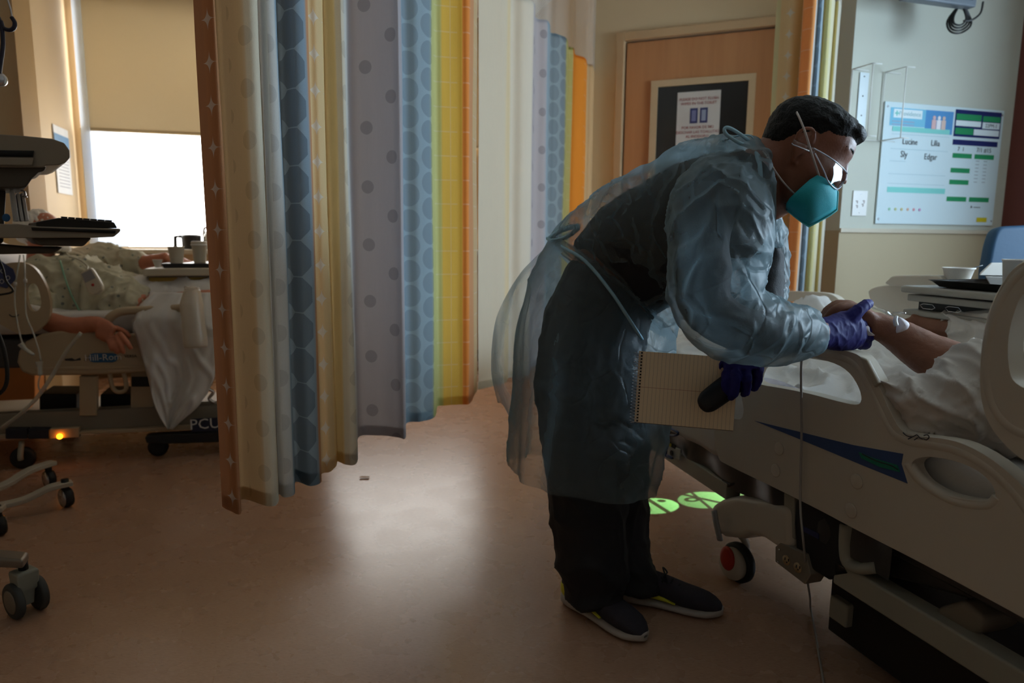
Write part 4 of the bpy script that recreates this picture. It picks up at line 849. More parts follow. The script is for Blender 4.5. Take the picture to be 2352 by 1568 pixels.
obj('motor_cover', MB().slab(rpoly([(1985, 1225), (2110, 1290), (2270, 1375), (2290, 1400), (2210, 1372), (2120, 1345), (2050, 1328), (1990, 1290)], .10), E1 * .2), m_bgrey, bed2, bevel=.01)
obj('foot_pump_cover', MB().slab(rpoly([(2150, 1395), (2210, 1378), (2260, 1420), (2252, 1450), (2225, 1463), (2150, 1420)], .06), E1 * .1), m_bedd, bed2, bevel=.01)
ba, bz = onN(1930, 1338, .03), onN(2330, 1566, .03)
g0, g1 = PL(1912, 1331, E1 * (RE + .03), E1), PL(2251, 1568, E1 * (RE + .03), E1)
zb = (g0.z + g1.z) / 2
def lng(name, e1, a0, a1, z0, z1, w_, m_): return obj(name, MB().slab([E1 * e1 + E2 * a0 + UP * z0, E1 * e1 + E2 * a1 + UP * z0, E1 * e1 + E2 * a1 + UP * z1, E1 * e1 + E2 * a0 + UP * z1], E1 * w_), m_, bed2, bevel=.006)
eb = g0.dot(E2); lng('base_beam', RE + .03, eb, eb - 1.6, max(.04, zb), max(.04, zb) + .06, .05, m_frame); lng('base_beam', RE + .75, eb, eb - 1.6, .10, .16, .05, m_frame)
lng('base_pan_blocker', RE + .12, eb + .1, eb - 1.5, .05, .20, .55, m_dkm)  # pan deepened towards the floor to block reflections under the bed
lng('inner_beam', RE + .22, eb, eb - 1.5, .12, .19, .04, m_frame)
for (a, e1) in ((eb + .1, RE + .80), (eb - 1.45, RE + .05), (eb - 1.45, RE + .8)):
    c_ = E2 * a + E1 * e1 + UP * .062; q = obj('caster', wheel(MB(), c_, E1, .062, .03), m_rub, bed2); obj('fork', MB().tube([c_ + UP * .10, c_ + UP * .05 + E1 * .03, c_ + E1 * .03], .012, 10), m_bed, q)
obj('cross_beam', MB().slab([E1 * (RE + .10) + E2 * (eb + .08) + UP * .10, E1 * (RE + .85) + E2 * (eb + .08) + UP * .10, E1 * (RE + .85) + E2 * (eb + .08) + UP * .16, E1 * (RE + .10) + E2 * (eb + .08) + UP * .16], -E2 * .06), m_frame, bed2, bevel=.006)
for a_ in (.55, 1.35): obj('lift_column', MB().slab([BB(a_, .42, .15), BB(a_ + .1, .42, .15), BB(a_ + .1, .42, .42), BB(a_, .42, .42)], E1 * .1), m_dkm, bed2)
# cord over the rail to the floor
cordp = [onN(1842, 812, -.012), onN(1840, 860, -.022), onN(1841, 1000, -.014), onN(1838, 1150, -.014), onN(1846, 1250, -.02)]
cf = [PZ(1862, 1400, .010), PZ(1872, 1450, .006), PZ(1880, 1500, .006), PZ(1888, 1545, .006), PZ(1895, 1590, .006)]
cordp += [cordp[-1].lerp(cf[0], .5), cordp[-1].lerp(cf[0], .85) + UP * .01] + cf
tag(obj('electric_cord', MB().tube(cordp, .0028, 8), mat('grey_cord', (150, 144, 138), .5)), 'thin grey cord hanging over the right bed rail down to the floor', 'cord')

# ------------------------------------------------------------ patient in the right bed
m_gw = mat('white_gown_cloth', (206, 198, 190), .8, var=.03, bump=.2, bscale=70)
pat2 = thing('person', BB(1.0, .45, .63), 'person lying in the right bed reaching a taped arm to the gloved hand', 'person')
mb = MB()
# forearm and hand held by the doctor
AR = [(2262, 880, 1.50, .050), (2200, 842, 1.56, .052), (2130, 812, 1.60, .049), (2070, 775, 1.625, .040), (2025, 752, 1.64, .031), (2000, 742, 1.645, .029)]
px_tube(mb, AR, 18)
mb.tube([P(2262, 880, 1.50), P(2330, 930, 1.42), BB(1.06, .20, .76), BB(1.25, .23, .84), BB(1.44, .30, .93)], [.05, .055, .056, .06, .07], 18)
mb.loft(interp([section((2012, 722), (2006, 772), 1.645, .030), section((1985, 704), (1984, 760), 1.65, .036), section((1955, 692), (1955, 742), 1.665, .040), section((1925, 690), (1930, 728), 1.68, .036)], 3))
for i, (x, y, D) in enumerate(((1935, 703, 1.645), (1930, 698, 1.665), (1926, 697, 1.69), (1926, 700, 1.715))):
    mb.tube([P(x + 30, y + 3, D), P(x, y + 2, D - .004), P(x - 22, y + 13, D - .004), P(x - 36, y + 30, D), P(x - 40, y + 42, D + .004)], [.0125, .012, .0115, .0105, .009], 10)
mb.tube([P(1990, 735, 1.63), P(1962, 738, 1.64), P(1935, 742, 1.655)], [.014, .0125, .010], 10)
# torso, shoulders, neck and head beyond the frame edge
tor = [(0.80, .42, .66, .07, .15), (0.92, .42, .69, .09, .17), (1.10, .44, .76, .11, .18), (1.30, .46, .86, .12, .19), (1.48, .46, .95, .11, .19), (1.58, .46, 1.0, .09, .15)]
mb.loft(interp([[BB(a + .3 * h * math.sin(t), b_ + w_ * math.cos(t), z + h * math.sin(t)) for t in [2 * math.pi * j / 28 for j in range(28)]] for a, b_, z, h, w_ in tor], 3))
HB = BB(1.78, .46, 1.12); hu2 = (-E2 * .85 + UP * .52).normalized(); hf2 = (E2 * .52 + UP * .85).normalized(); hl2_ = hu2.cross(hf2)
L2 = head_mb(mb, HB, hf2, hu2, hl2_); mb.tube([BB(1.58, .46, 1.0), L2(-.03, 0, -.05)], [.07, .06], 16, sub=1)
# far arm lying across: dark sliver under the table
mb.tube([BB(1.45, .62, .93), BB(1.1, .74, .80), P(2190, 752, 2.15), P(2090, 740, 2.25)], [.055, .045, .036, .028], 14); hand_mb(mb, P(2090, 740, 2.25), P(2040, 750, 2.3) - P(2090, 740, 2.25), UP, E2, .85)
fuse('body', mb, m_skin3, .0050, pat2, 3, lambda p, n_: .0012 * noise.noise(p * 55) + .0008 * noise.noise(p * 120))
fuse('hair', MB().loft(rings_head(HB, hf2, hu2, hl2_, 1.0, lambda p: max(-.006, min(.012, (p.z - .01 - .9 * (p.x + .01)) * .35)))), m_hair, .005, pat2, 2)
# white gown: torso, sleeve with folds running along the arm
mb = MB()
mb.loft(interp([[BB(a + .3 * h * math.sin(t), b_ + (w_ + .03) * math.cos(t), z + (h + .025) * math.sin(t)) for t in [2 * math.pi * j / 28 for j in range(28)]] for a, b_, z, h, w_ in tor], 3))
sl = [((2010, 870), (2070, 1000), 1.50, .07), ((2085, 868), (2110, 1005), 1.475, .085), ((2165, 838), (2170, 1010), 1.45, .095), ((2240, 790), (2240, 1030), 1.42, .105), ((2320, 790), (2330, 1060), 1.40, .11)]
mb.loft(interp([section(*s_) for s_ in sl], 4))
mb.tube([BB(1.45, .62, .93), BB(1.1, .74, .80), P(2235, 762, 2.10), P(2190, 765, 2.15)], [.08, .075, .065, .058], 14)
mb.tube([P(2325, 925, 1.42), BB(1.06, .20, .76), BB(1.25, .23, .84), BB(1.44, .30, .93)], [.095, .09, .09, .095], 18)
def foldw(p, n_):
    q = V((p.x * 10 + p.z * 16, p.y * 3, p.z * 10 - p.x * 12)); return .016 * ((1 - min(1, abs(noise.noise(q)) * 3)) ** 2) + .007 * (1 - min(1, abs(noise.noise(q * 2.3)) * 3)) ** 2 - .006
fuse('gown', mb, m_gw, .0065, pat2, 3, foldw)
# IV connector, dressing and tape on the wrist
m_tape = mat('white_tape', (205, 196, 200), .6)
def patch(pts, r, c_):
    q = smooth2(pts, 3, True); ce = P(*c_)
    top_ = [P(p.x, p.y, c_[2] + 0.0) for p in q]; 
    return MB().loft([[ce.lerp(t, k_) + _f * (r * (k_ ** 2)) for t in top_] for k_ in (.05, .4, .75, 1.0)], cap=False)
obj('tape', patch([(1979, 752), (2000, 748), (2004, 762), (2015, 770), (1995, 770), (1985, 764)], .010, (1995, 760, 1.603)), m_tape, pat2)
obj('gauze', patch([(2069, 727), (2086, 734), (2096, 745), (2088, 762), (2066, 765), (2066, 745)], .012, (2079, 746, 1.585)), m_tape, pat2)
obj('iv_connector', MB().tube([P(2060, 726, 1.58), P(2056, 735, 1.578), P(2059, 748, 1.575)], [.003, .005, .005], 10), mat('white_plastic', (210, 210, 214), .3), pat2)
obj('iv_port', MB().tube([P(2050, 718, 1.59), P(2066, 718, 1.585), P(2079, 719, 1.59)], .0022, 8), m_clear, pat2)
obj('iv_line', MB().tube([P(2003, 706, 1.61), P(2020, 712, 1.60), P(2035, 718, 1.60), P(2048, 722, 1.59), P(2057, 730, 1.58)], .0018, 8), m_clear, pat2)
obj('clear_dressing', patch([(2004, 703), (2025, 706), (2045, 714), (2052, 726), (2035, 724), (2015, 716)], .008, (2028, 714, 1.600)), m_clear, pat2)

# ------------------------------------------------------------ overbed table and meal, right
TZ2 = .905; t0_ = PZ(2067, 655, TZ2)
def TT(a, b_, z): return t0_ - E2 * a + E1 * b_ + UP * (z - TZ2)
tb = thing('overbed_table', V((t0_.x + .3, t0_.y - .2, 0)), 'grey overbed table across the right bed holding the meal tray', 'table')
def tbox(name, a0, a1, b0, b1, z0, z1, m_, par=tb, bev=.004): return obj(name, MB().slab([TT(a0, b0, z0), TT(a1, b0, z0), TT(a1, b1, z0), TT(a0, b1, z0)], UP * (z1 - z0)), m_, par, bevel=bev)
m_tbl = mat('grey_laminate', (150, 144, 134), .4); m_blk = mat('black_tray_plastic', (14, 14, 15), .3, spec=.7)
tbox('tabletop', 0, .85, 0, .42, TZ2 - .022, TZ2, m_tbl, bev=.008); tbox('slide_panel', .012, .83, .02, .40, TZ2 - .048, TZ2 - .027, m_tbl)
dr_ = tbox('drawer', .0, .80, .02, .40, TZ2 - .094, TZ2 - .076, m_tbl)
tbox('drawer_gap_shade', .02, .80, .06, .40, TZ2 - .078, TZ2 - .048, m_rub, dr_)  # black block filling the drawer gap, in place of its shade
for a in (.06, .15): obj('wire_clip', MB().tube([TT(a, .025, TZ2 - .058), TT(a + .012, .025, TZ2 - .053), TT(a + .045, .025, TZ2 - .053), TT(a + .055, .025, TZ2 - .062), TT(a + .045, .025, TZ2 - .068), TT(a + .012, .025, TZ2 - .068), TT(a, .025, TZ2 - .058)], .0011, 6, sub=1), m_chr, dr_)
obj('column', MB().tube([TT(.30, .34, TZ2 - .08), TT(.30, .72, .80), TT(.30, .80, .6), TT(.30, .80, .06)], .022, 12), m_bedd, tb)
obj('base', MB().slab([TT(.05, .83, .03), TT(.6, .83, .03), TT(.6, .76, .03), TT(.05, .76, .03)], UP * .035), m_bedd, tb, bevel=.005)
ty = thing('meal_tray', TT(.3, .2, TZ2), 'black plastic meal tray on the grey overbed table', 'tray')
rgs = []
for k_, (g_, z) in enumerate(((0, 0), (.012, .003), (.030, .022), (.036, .023), (.030, .020), (.006, .006))):
    rgs.append([TT(a, b_, TZ2 + .001 + z) for a, b_ in [(.12 - g_, .05 - g_), (.52 + g_, .05 - g_), (.52 + g_, .36 + g_), (.12 - g_, .36 + g_)]])
obj('tray_body', MB().loft(rgs), m_blk, ty, smooth=False, bevel=.003)
m_foam = mat('white_foam_pack', (222, 218, 212), .6)
zt = TZ2 + .008
bc = PL(2199, 645, V((0, 0, zt)), UP)
if True:
    bw = thing('soup_bowl', bc, 'white round foam bowl with a dark spoon on the black meal tray', 'bowl')
    obj('bowl_body', MB().lathe(bc, [(.033, 0), (.036, .003), (.0465, .040), (.050, .041), (.050, .045), (.045, .045), (.035, .006)], UP, 36, cap=True), m_foam, bw)
    sp_ = thing('spoon', bc + UP * .04, 'dark plastic spoon leaning on the rim of the white bowl', 'spoon')
    s0_, s1_ = P(2210, 624, depth(bc)), P(2256, 609, depth(bc) + .02)
    obj('spoon_handle', MB().tube([s0_ - (s1_ - s0_) * .6 - UP * .012, s0_, s1_], [.005, .0028, .0035], 8, ell=.6), m_bk, sp_)
bx = thing('foam_box', PZ(2280, 655, zt), 'open white foam clamshell box on the black meal tray', 'box')
D_ = depth(PZ(2275, 655, zt)); 
obj('box_base', MB().loft([[P(x, y, D_ + o_) for x, y, o_ in ((2274, 655, 0), (2318, 657, 0), (2318, 650, .12), (2274, 648, .12))], [P(x, y, D_ + o_) for x, y, o_ in ((2262, 634, -.01), (2330, 636, -.01), (2330, 630, .14), (2262, 628, .14))]]), m_foam, bx, bevel=.003)
obj('box_lid', MB().loft([[P(x, y, D_ + o_) for x, y, o_ in ((2248, 632, -.01), (2332, 634, -.01), (2332, 628, .13), (2250, 627, .13))], [P(x, y, D_ + o_) for x, y, o_ in ((2276, 604, .02), (2322, 604, .02), (2322, 603, .10), (2276, 603, .10))]]), m_foam, bx, bevel=.003)
cc_ = PZ(2330, 662, TZ2 + .009); cu = thing('paper_cup', cc_, 'tall white paper cup on the black meal tray at the right frame edge', 'cup')
obj('cup_body', MB().lathe(cc_, [(.028, 0), (.029, .002), (.036, .078), (.038, .079), (.038, .083), (.034, .083), (.027, .004)], UP, 32), m_foam, cu)
# blue chair
ch = thing('chair', V((BC.x, BC.y - .6, 0)), 'chair with a rounded blue back in front of the red wall', 'chair')
m_bch = mat('blue_upholstery', (8, 58, 88), .6, bump=.1)
DC_ = 3.05
obj('backrest', MB().slab([P(p.x, p.y, DC_) for p in smooth2([(2266, 640), (2272, 590), (2282, 545), (2296, 522), (2330, 517), (2420, 517), (2480, 540), (2490, 640), (2480, 760), (2270, 760)], 3, True)], _f * .07), m_bch, ch, bevel=.02)
obj('seat', MB().slab([P(2268, 780, DC_), P(2480, 780, DC_), P(2480, 815, DC_), P(2268, 815, DC_)], -_f * .45), m_bch, ch, bevel=.02)
for x, dd2 in ((2280, 0), (2470, 0), (2280, -.42), (2470, -.42)):
    q = P(x, 800, DC_) + V((0, dd2, 0)); obj('leg', MB().tube([q, V((q.x, q.y, 0))], .014, 8, sub=1), m_chr, ch)

# ------------------------------------------------------------ things on the board wall
a, b_, c_, d_ = onB(2031, 228, .012), onB(2300, 257, .012), onB(2287, 520, .012), onB(2014, 512, .012)
xl = (a.dot(E1) + d_.dot(E1)) / 2; xr = (b_.dot(E1) + c_.dot(E1)) / 2; zt_ = (a.z + b_.z) / 2; zb_ = (c_.z + d_.z) / 2
bo = E2 * (a.dot(E2)); 
def WB(u, v, off=0): return E1 * (xl + (xr - xl) * u) + bo - E2 * off + UP * (zt_ + (zb_ - zt_) * v)
BW, BH = xr - xl, zt_ - zb_
wb = thing('whiteboard', WB(.5, 1), 'glossy patient whiteboard with green and blue printed boxes beside the red wall', 'whiteboard')
m_gloss = mat('glossy_white', (206, 224, 230), .16, var=.01, spec=.5)
obj('panel', MB().slab([WB(0, 0), WB(1, 0), WB(1, 1), WB(0, 1)], E2 * .010), m_gloss, wb, bevel=.004)
def wrect(name, u0, v0, u1, v1, c_, off=.0012, par=wb): return obj(name, MB().slab([WB(u0, v0, off), WB(u1, v0, off), WB(u1, v1, off), WB(u0, v1, off)], E2 * .001), c_ if not isinstance(c_, tuple) else bmat(c_), par, smooth=False)
_bm = {}
def bmat(c_):
    if c_ not in _bm: _bm[c_] = mat('print_' + str(len(_bm)), c_, .25, var=.01)
    return _bm[c_]
TEAL, LBLUE, MBLUE, NAV, GRN2, PALE = (130, 206, 200), (120, 188, 216), (86, 146, 200), (34, 44, 96), (44, 140, 92), (222, 234, 238)
hd = wrect('header', .045, .045, .54, .19, LBLUE); wrect('header', .33, .045, .56, .235, MBLUE, .0016)
wrect('logo_box', .07, .055, .30, .125, PALE, .0022)
obj('logo_cross', MB().box(WB(.095, .09, .003), (.028, .001, .008), (E1, E2, UP)).box(WB(.095, .09, .003), (.008, .001, .028), (E1, E2, UP)), bmat(TEAL), wb, smooth=False)
text('lettering', 'Providence', WB(.20, .09, .003), E1, UP, BH * .052, bmat((150, 190, 196)), wb)
wrect('green_strip', .07, .195, .54, .235, TEAL, .0024)
for i, (u_, c_) in enumerate(((.40, (214, 180, 180)), (.44, (230, 230, 236)), (.48, (214, 190, 180)))): obj('figure_print', MB().lathe(WB(u_, .105, .003), [(.011, 0), (.011, .001)], -E2, 14).box(WB(u_, .16, .003), (.03, .001, .05), (E1, E2, UP)), bmat(c_), wb, smooth=False)
for v_ in (.155, .18): text('lettering', '********', WB(.16, v_, .003), E1, UP, BH * .03, bmat((110, 130, 160)), wb) if False else wrect('printed_line', .06, v_ - .006, .24, v_ + .004, (150, 170, 196), .003)
wrect('navy_frame', .575, .02, .975, .245, NAV, .0012)
wrect('green_label', .585, .055, .80, .105, GRN2, .0024); wrect('green_label', .815, .06, .965, .105, GRN2, .0024); wrect('blank_field', .585, .11, .80, .155, PALE, .0024); wrect('blank_field', .815, .112, .965, .165, PALE, .0024)
wrect('green_label', .585, .172, .74, .225, GRN2, .0024); wrect('blank_field', .745, .175, .965, .225, PALE, .0024)
text('handwriting', '22PM-1', WB(.89, .14, .003), E1, UP, BH * .045, m_dk, wb)
wrect('navy_bar', .575, .27, .965, .315, NAV)
text('handwriting', '7  1', WB(.65, .35, .002), E1, UP, BH * .05, m_dk, wb); text('handwriting', "7/1 #15", WB(.85, .35, .002), E1, UP, BH * .055, m_dk, wb)
for u0, u1, v_ in ((.585, .75, .385), (.775, .945, .385), (.58, .745, .51), (.58, .745, .61), (.57, .74, .755), (.765, .94, .755)): wrect('green_label', u0, v_, u1, v_ + .04, GRN2)
for i in range(7): wrect('printed_line', .79, .44 + .03 * i, .82, .445 + .03 * i, (140, 150, 160)); wrect('printed_line', .86, .44 + .03 * i, .89, .445 + .03 * i, (140, 150, 160))
for s_, u_, v_, z_ in (('Lucine', .22, .315, .07), ('Lilia', .43, .315, .07), ('Sly', .18, .42, .075), ('Edgar', .40, .43, .07)): text('handwriting', s_, WB(u_, v_, .002), E1, UP, BH * z_, m_dk, wb, squash=.9)
for v_ in (.375, .255, .475, .58, .66): wrect('printed_line', .07, v_, .54 if v_ != .475 else .2, v_ + .003, (160, 190, 200))
wrect('green_strip', .07, .69, .55, .735, TEAL)
for i in range(6): obj('face_symbol', MB().lathe(WB(.10 + .05 * i, .875, .002), [(.008, 0), (.008, .001)], -E2, 14), bmat(((150, 200, 170), (190, 200, 150), (200, 190, 140), (210, 170, 150), (214, 150, 160), (196, 150, 190))[i]), wb, smooth=False)
obj('arrow_print', MB().lathe(WB(.79, .84, .002), [(.009, 0), (.009, .001)], -E2, 3).box(WB(.84, .842, .002), (.05, .001, .004), (E1, E2, UP)), m_dk, wb, smooth=False)
wrect('yellow_label', .85, .93, .94, .97, (200, 184, 40))
for u_, v_ in ((.02, .04), (.02, .96), (.98, .96), (.98, .04)): obj('corner_screw', MB().lathe(WB(u_, v_, .001), [(.006, 0), (.004, .003)], -E2, 12), m_chr, wb)
# wire glove-box holder
m_wwire = mat('white_wire', (216, 218, 214), .35)
gh = thing('glove_box_holder', onB(1990, 330), 'empty white wire glove box holder on the pale wall left of the whiteboard', 'holder')
def hx(px, py, o_=.0): return onB(px, py, o_)
sx0 = onB(1978, 250).dot(E1)
zt3, zb3 = onB(1978, 162).z, onB(1978, 322).z
def HW(x, z, o_): return E1 * (sx0 + x) + BC.dot(E2) * E2 - E2 * o_ + UP * z
obj('back_plate', MB().slab([HW(-.03, zt3 - .01, .003), HW(.03, zt3 - .01, .003), HW(.03, zb3 + .005, .003), HW(-.03, zb3 + .005, .003)], -E2 * .004), mat('plate_paint', (206, 218, 222), .3), gh, bevel=.001)
for k_ in range(4): obj('screw', MB().lathe(HW(-.002, zt3 - .03 - k_ * (zt3 - zb3) * .28, .007), [(.004, 0), (.003, .002)], -E2, 10), m_dk, gh)
for nm, x0, x1 in (('left_cage', -.085, .02), ('right_cage', .13, .235)):
    mb = MB()
    for z_ in (zt3, zb3): mb.tube([HW(x0, z_, .01), HW(x0, z_, .15), HW(x1 - .05, z_, .15)], .003, 6, sub=1); mb.tube([HW(x0, z_, .01), HW(x1, z_, .01)], .003, 6, sub=1)
    mb.tube([HW(x0, zt3, .15), HW(x0, zb3, .15)], .003, 6, sub=1); mb.tube([HW(x0, zt3, .01), HW(x0, zb3, .01)], .003, 6, sub=1)
    obj('wire_cage', mb, m_wwire, gh)
obj('lower_bar', MB().tube([HW(-.085, zb3, .01), HW(.235, zb3, .01)], .003, 6, sub=1), m_wwire, gh)
# outlet plate
o0 = onB(1973, 467); ol = thing('wall_outlet', o0, 'white wall outlet plate left of the whiteboard above the rail', 'outlet')
obj('plate', MB().box(o0 - E2 * .004, (.098, .006, .135), (E1, E2, UP)), mat('white_plate', (222, 222, 220), .3), ol, bevel=.002)
for dx, dz in ((-.022, .012), (.018, -.004), (-.02, -.012), (.024, .014)): obj('socket_slots', MB().box(o0 - E2 * .008 + E1 * dx + UP * dz, (.012, .002, .004), (E1, E2, UP)).box(o0 - E2 * .008 + E1 * (dx + .003) + UP * (dz - .008), (.003, .002, .009), (E1, E2, UP)), mat('brown_slot', (120, 96, 86), .5), ol, smooth=False)
for dz in (.05, -.05): obj('screw', MB().lathe(o0 - E2 * .007 + UP * dz, [(.003, 0), (.002, .001)], -E2, 8), m_chr, ol)
# television above, with coiled cable
tv0 = onB(2165, 6, .30)
tv = thing('television', tv0, 'underside of a grey wall television with a coiled black cable hanging below', 'television')
m_tv = mat('grey_tv_shell', (96, 104, 112), .4)
obj('screen_housing', MB().slab([tv0 - E1 * .22 + UP * .0, tv0 + E1 * .22, tv0 + E1 * .24 + UP * .36, tv0 - E1 * .24 + UP * .36], E2 * .06), m_tv, tv, bevel=.01)
obj('screen', MB().slab([tv0 - E1 * .19 + UP * .03 - E2 * .002, tv0 + E1 * .19 + UP * .03 - E2 * .002, tv0 + E1 * .21 + UP * .33 - E2 * .002, tv0 - E1 * .21 + UP * .33 - E2 * .002], -E2 * .002), m_bk, tv, smooth=False)
obj('wall_arm', MB().tube([tv0 + UP * .18 + E2 * .05, tv0 + UP * .18 + E2 * .26], .03, 8, sub=1), m_tv, tv)
cb = MB(); c1 = onB(2205, 8, .25); Dk = depth(c1)
for i in range(4):
    w_ = 14 + 5 * i; h_ = 44 + 6 * i; cb.tube([P(2205, 10, Dk), P(2205 - w_, 10 + h_ * .6, Dk + .01 * i), P(2200 - w_ * .6, 10 + h_, Dk), P(2208, 12 + h_ + 1, Dk), P(2208 + w_ * .8, 10 + h_ * .7, Dk + .01 * i), P(2205 + w_ * .3, 10, Dk)], .0048, 8)
cb.tube([P(2213, 48, Dk), P(2232, 46, Dk), P(2252, 30, Dk), P(2258, 4, Dk)], .005, 8)
obj('coiled_cable', cb, m_bk, tv)
# ------------------------------------------------------------ left bed (side plane E2 = LE, long axis along E1)
_b0 = PZ(250, 1005, .12); LE = _b0.dot(E2)
def onL(px, py, off=0): return PL(px, py, E2 * (LE + off), E2)
def lpoly(pts, off=0, sm=0):
    q = smooth2(pts, sm, True) if sm else [V((x, y, 0)) for x, y in pts]
    return [onL(p.x, p.y, off) for p in q]
bed1 = thing('hospital_bed', V((onL(200, 1000).x, onL(200, 1000).y + .4, 0)), 'beige hospital bed at left under the bright window with an oval blue maker badge', 'bed')
m_bed1 = mat('beige_bed_plastic', (176, 156, 128), .42, var=.03)
sp1 = obj('side_rail', MB().slab(lpoly([(38, 832), (42, 808), (58, 785), (95, 767), (150, 758), (330, 768), (560, 768), (575, 845), (350, 855), (200, 862), (72, 863), (48, 854)]), E2 * .03), m_bed1, bed1, bevel=.012)
obj('panel_rib', MB().slab(lpoly([(80, 845), (560, 832), (560, 838), (80, 852)], -.004), E2 * .006), m_bed1, sp1, bevel=.002)
obj('grip_bar', MB().tube(lpoly([(235, 775), (244, 742), (262, 722), (290, 714), (350, 711), (430, 707), (465, 712), (488, 730), (500, 770)], .015), .019, 12), m_bed1, sp1)
bx_ = onL(237, 821, -.003); xr_ = onL(400, 818, -.003) - bx_; xr_.normalize()
obj('badge', MB().slab(lpoly([(203, 821), (207, 813), (216, 811), (258, 811), (267, 813), (270, 820), (267, 829), (258, 832), (216, 832), (207, 830)], -.004), E2 * .004), mat('badge_blue', (34, 92, 140), .4), sp1, smooth=False)
m_lt = mat('badge_white', (205, 205, 205), .5)
text('lettering', 'Hill-Rom', onL(237, 821, -.006), E1, UP, PX(depth(bx_)) * 21, m_lt, sp1); text('lettering', 'VERSA', onL(300, 818, -.002), E1, UP, PX(depth(bx_)) * 9, m_dk, sp1)
obj('rail_marking', MB().slab(lpoly([(148, 824), (165, 822), (172, 826), (184, 821), (186, 827), (166, 829), (150, 828)], -.002), E2 * .002), m_dk, sp1, smooth=False)
pj1 = lambda l, off=0: [onL(p.x, p.y, off) for p in l]
lo1 = smooth2([(-60, 640), (-10, 612), (40, 602), (75, 612), (100, 645), (115, 690), (112, 730), (92, 755), (60, 768), (20, 756), (-60, 700)], 3, True)
lh1 = smooth2([(60, 662), (74, 650), (87, 660), (95, 692), (90, 710), (76, 716), (64, 700)], 3, True)
hr1 = obj('head_side_rail', MB().plate(pj1(lo1, -.03), [pj1(lh1, -.03)], E2 * .03), m_bed1, bed1, bevel=.010)
obj('control_dial', MB().slab(lpoly([(-30, 610), (0, 598), (30, 618), (38, 640), (15, 662), (-30, 650)], -.035), E2 * .004), mat('dial_blue', (52, 62, 104), .4), hr1, smooth=False)
for c_ in ((6, 622), (18, 638), (4, 646)): obj('dial_symbol', MB().tube(lpoly([(c_[0] - 5, c_[1]), (c_[0], c_[1] - 5), (c_[0] + 5, c_[1]), (c_[0], c_[1] + 5), (c_[0] - 5, c_[1])], -.037), .0012, 5, sub=3), m_lt, hr1)
obj('rail_mark', MB().tube(lpoly([(21, 722), (28, 727), (38, 726), (43, 722)], -.034), .002, 6), m_dk, hr1)
def lbox(name, x0, y0, x1, y1, off, dp, m_, par=bed1, bev=.004): return obj(name, MB().slab(lpoly([(x0, y1), (x1, y1), (x1, y0), (x0, y0)], off), E2 * dp), m_, par, bevel=bev)
obj('mattress', MB().slab(lpoly([(-250, 775), (760, 757), (760, 700), (130, 718), (60, 700), (-60, 600), (-260, 520)], .06), E2 * .82), m_sheet, bed1, bevel=.03)
obj('deck', MB().slab(lpoly([(-200, 850), (760, 832), (760, 775), (-200, 780)], .08), E2 * .78), m_bgrey, bed1, bevel=.01)
lbox('lift_post', 182, 864, 222, 955, .02, .04, m_bed1); lbox('lift_post', 300, 850, 352, 945, .05, .05, m_bed1); lbox('post_slot', 302, 865, 350, 888, .045, .006, m_rub)
obj('hanger_loop', MB().tube(lpoly([(252, 856), (258, 888), (272, 900), (290, 892), (284, 856)], .02), .010, 8), m_bed1, bed1)
obj('upper_beam', MB().slab(lpoly([(-200, 960), (600, 920), (600, 945), (-200, 995)], .06), E2 * .05), m_frame, bed1, bevel=.004)
obj('base_cover', MB().slab(lpoly([(-220, 1012), (740, 962), (740, 982), (420, 988), (140, 1000), (-220, 1020)], .0), E2 * .75), m_bed1, bed1, bevel=.004)
obj('base_top', MB().slab(lpoly([(-220, 960), (620, 925), (620, 965), (-220, 1008)], .03), E2 * .04), m_bedd, bed1, bevel=.004)
obj('motor_box', MB().slab(lpoly([(90, 905), (175, 905), (175, 960), (90, 962)], .2), E2 * .2), m_dkm, bed1, bevel=.006)
obj('foot_motor', MB().slab(lpoly([(230, 905), (300, 905), (300, 950), (230, 952)], .2), E2 * .2), m_dkm, bed1, bevel=.006)
for x in (12, 64): b_ = lbox('battery_pack', x, 985, x + 50, 1008, -.01, .05, mat('battery_shell', (30, 32, 44), .5)); 
led = obj('orange_lamp', MB().ball(onL(137, 1002, -.012), .012), mat('orange_led', (255, 150, 20), .4, emit=((255, 140, 20), 9)), bed1)
obj('lamp_housing', MB().slab(lpoly([(112, 985), (182, 982), (182, 1004), (112, 1008)], -.002), E2 * .03), m_bed1, bed1, bevel=.003)
fb = obj('brake_bar', MB().slab(lpoly([(332, 1004), (345, 1000), (440, 995), (600, 985), (600, 1012), (380, 1020), (336, 1018)], -.03), E2 * .06), m_rub, bed1, bevel=.006)
def lw(px, py, par=bed1, r=.045, off=.0):
    p_ = PZ(px, py, 0); c_ = V((p_.x, p_.y, r)); q = obj('caster', wheel(MB(), c_, E2, r, .03), m_rub, par); return q, c_
lw(365, 1046); 
for e1o, e2o in ((1.0, .08), (1.0, .7), (-.35, .7), (-.35, 0.02)):
    p_ = _b0 + E1 * e1o + E2 * e2o; c_ = V((p_.x, p_.y, .05)); q = obj('caster', wheel(MB(), c_, E2, .05, .03), m_rub, bed1); obj('fork', MB().tube([c_ + UP * .075, c_ + UP * .02 - E2 * .03, c_ - E2 * .03], .012, 8), m_frame, q)
sg = obj('unit_plate', MB().slab(lpoly([(440, 962), (520, 958), (520, 988), (440, 992)], -.035), E2 * .006), mat('navy_plate', (20, 30, 56), .4), bed1, smooth=False)
text('lettering', 'PCU', onL(471, 974, -.038), E1, UP, PX(depth(onL(471, 974))) * 34, m_lt, sg)
obj('far_rail', MB().slab([p for p in lpoly([(250, 700), (260, 660), (480, 650), (600, 660), (600, 760), (250, 760)], .88)], E2 * .03), m_bed1, bed1, bevel=.01)
